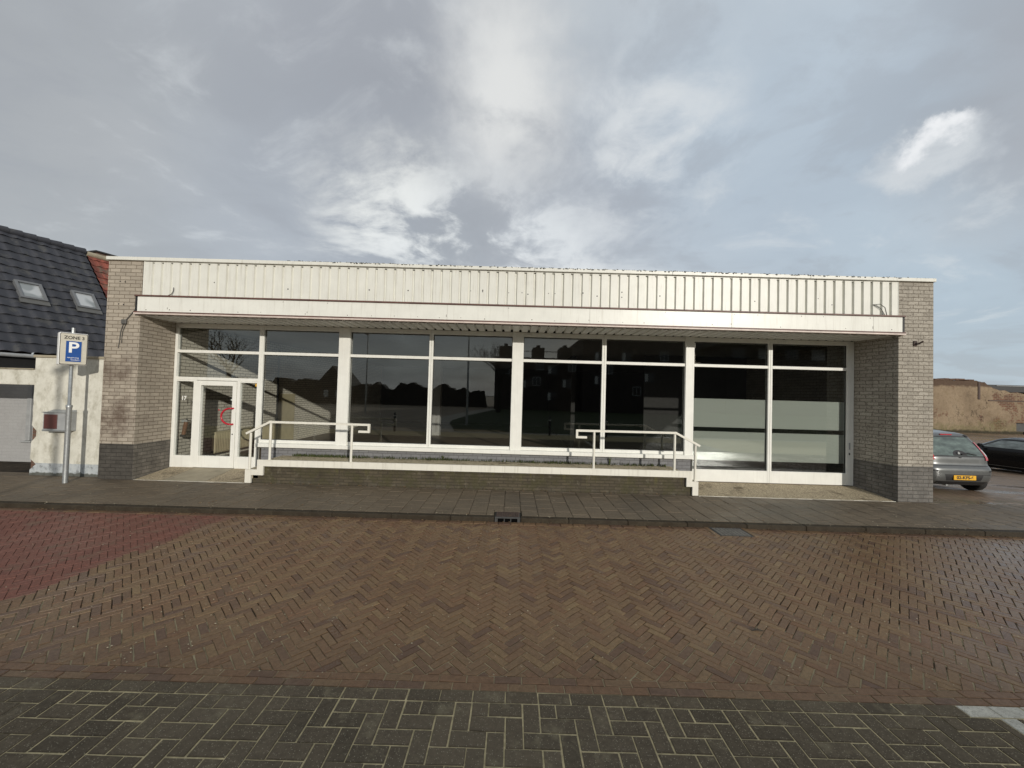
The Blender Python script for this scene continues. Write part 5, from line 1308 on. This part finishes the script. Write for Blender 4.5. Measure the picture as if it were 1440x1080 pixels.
# large tonal regions of this sky
c = cloud
tex = t.math('ADD', t.math('MULTIPLY', n2, 0.55), t.math('MULTIPLY', n3, 0.45))
c = over(c, blob((-0.78, 0.52, 0.34), 0.05, 0.62, 0.8), (0.355, 0.365, 0.375))
c = over(c, blob((-0.28, 0.70, 0.66), 0.05, 0.42, 0.55), (0.36, 0.375, 0.41))
c = over(c, blob((-0.45, 0.80, 0.33), 0.05, 0.34, 0.5), (0.375, 0.405, 0.455))
c = over(c, blob((0.50, 0.72, 0.48), 0.05, 0.60, 0.62), (0.475, 0.575, 0.675))
c = over(c, blob((0.76, 0.63, 0.12), 0.05, 0.42, 0.7), (0.45, 0.555, 0.645))
c = over(c, blob((0.80, 0.48, 0.40), 0.02, 0.30, 0.75), (0.40, 0.41, 0.435))
c = over(c, blob((0.15, 0.86, 0.42), 0.02, 0.34, 0.45), (0.42, 0.435, 0.475))
c = over(c, t.math('MULTIPLY', t.smooth(tex, 0.52, 0.64), 0.42), (0.70, 0.73, 0.745))
c = over(c, t.math('MULTIPLY', t.smooth(tex, 0.49, 0.40), 0.26), (0.345, 0.36, 0.39))
# bright breaks
br = t.smooth(tex, 0.44, 0.57)
c = over(c, t.math('MULTIPLY', blob((-0.03, 0.78, 0.62), 0.02, 0.25, 1.0, (1.3, 1, 0.9)), t.smooth(tex, 0.36, 0.52, 0.35, 1)), (0.76, 0.765, 0.75))
c = over(c, t.math('MULTIPLY', blob((-0.27, 0.866, 0.39), 0.02, 0.26, 0.88, (0.9, 1, 1.3)), br), (0.86, 0.865, 0.82))
c = over(c, t.math('MULTIPLY', blob((-0.08, 0.93, 0.33), 0.03, 0.36, 0.9, (0.8, 1, 1.6)), br), (0.83, 0.855, 0.86))
c = over(c, t.math('MULTIPLY', blob((0.02, 0.96, 0.26), 0.01, 0.20, 0.8, (0.45, 1, 1.9)), t.smooth(tex, 0.38, 0.52)), (0.88, 0.89, 0.88))
c = over(c, t.math('MULTIPLY', blob((0.27, 0.80, 0.53), 0.02, 0.24, 0.8), br), (0.74, 0.765, 0.775))
c = over(c, t.math('MULTIPLY', blob((0.665, 0.625, 0.405), 0.03, 0.075, 0.8, (0.75, 0.8, 1.35)), t.smooth(n3, 0.3, 0.5, 0.5, 1)), (0.67, 0.70, 0.72))
c = over(c, blob((0.672, 0.617, 0.435), 0.008, 0.045, 1.0, (0.62, 0.7, 1.7)), (0.88, 0.89, 0.90))
nish = t.vmath('SCALE', sky.outputs[0], scale=0.10)
c = t.mix(0.12, c, nish)
c = t.mix(t.smooth(dz, 0.0, -0.08), c, (0.16, 0.15, 0.13))
bg = t.new('ShaderNodeBackground'); t.put(bg.inputs[0], c); bg.inputs[1].default_value = 1.09
t.l.new(bg.outputs[0], out.inputs[0])

sd = bpy.data.lights.new('sun', 'SUN'); sd.energy = 2.8; sd.angle = R(0.6); sd.color = (1.0, 0.945, 0.86)
so = bpy.data.objects.new('sun', sd); COL.objects.link(so)
d_ = Vector((math.sin(R(AZ)) * math.cos(R(EL)), -math.cos(R(AZ)) * math.cos(R(EL)), math.sin(R(EL))))
so.rotation_euler = d_.to_track_quat('Z', 'Y').to_euler(); so.location = (10, -20, 15)

cd = bpy.data.cameras.new('camera'); cam = bpy.data.objects.new('camera', cd); COL.objects.link(cam)
f_, pit, rol, yaw = 544.995, 0.0238, 0.0280, -0.0027
cd.sensor_width = 36; cd.lens = f_ / 1440 * 36; cd.clip_end = 2000; cd.clip_start = 0.05
fwd = Vector((math.sin(yaw) * math.cos(pit), math.cos(yaw) * math.cos(pit), math.sin(pit)))
r0 = Vector((math.cos(yaw), -math.sin(yaw), 0)); u0 = r0.cross(fwd)
rt = math.cos(rol) * r0 + math.sin(rol) * u0; up = rt.cross(fwd)
m = Matrix((rt, up, -fwd)).transposed().to_4x4(); m.translation = (0, -8.4134, 2.1)
cam.matrix_world = m
S.camera = cam
S.view_settings.view_transform = 'Standard'; S.view_settings.look = 'None'; S.view_settings.exposure = 0; S.view_settings.gamma = 1
S.render.engine = 'CYCLES'
S.cycles.use_denoising = True
S.cycles.max_bounces = 8; S.cycles.transparent_max_bounces = 12
S.cycles.sample_clamp_indirect = 6
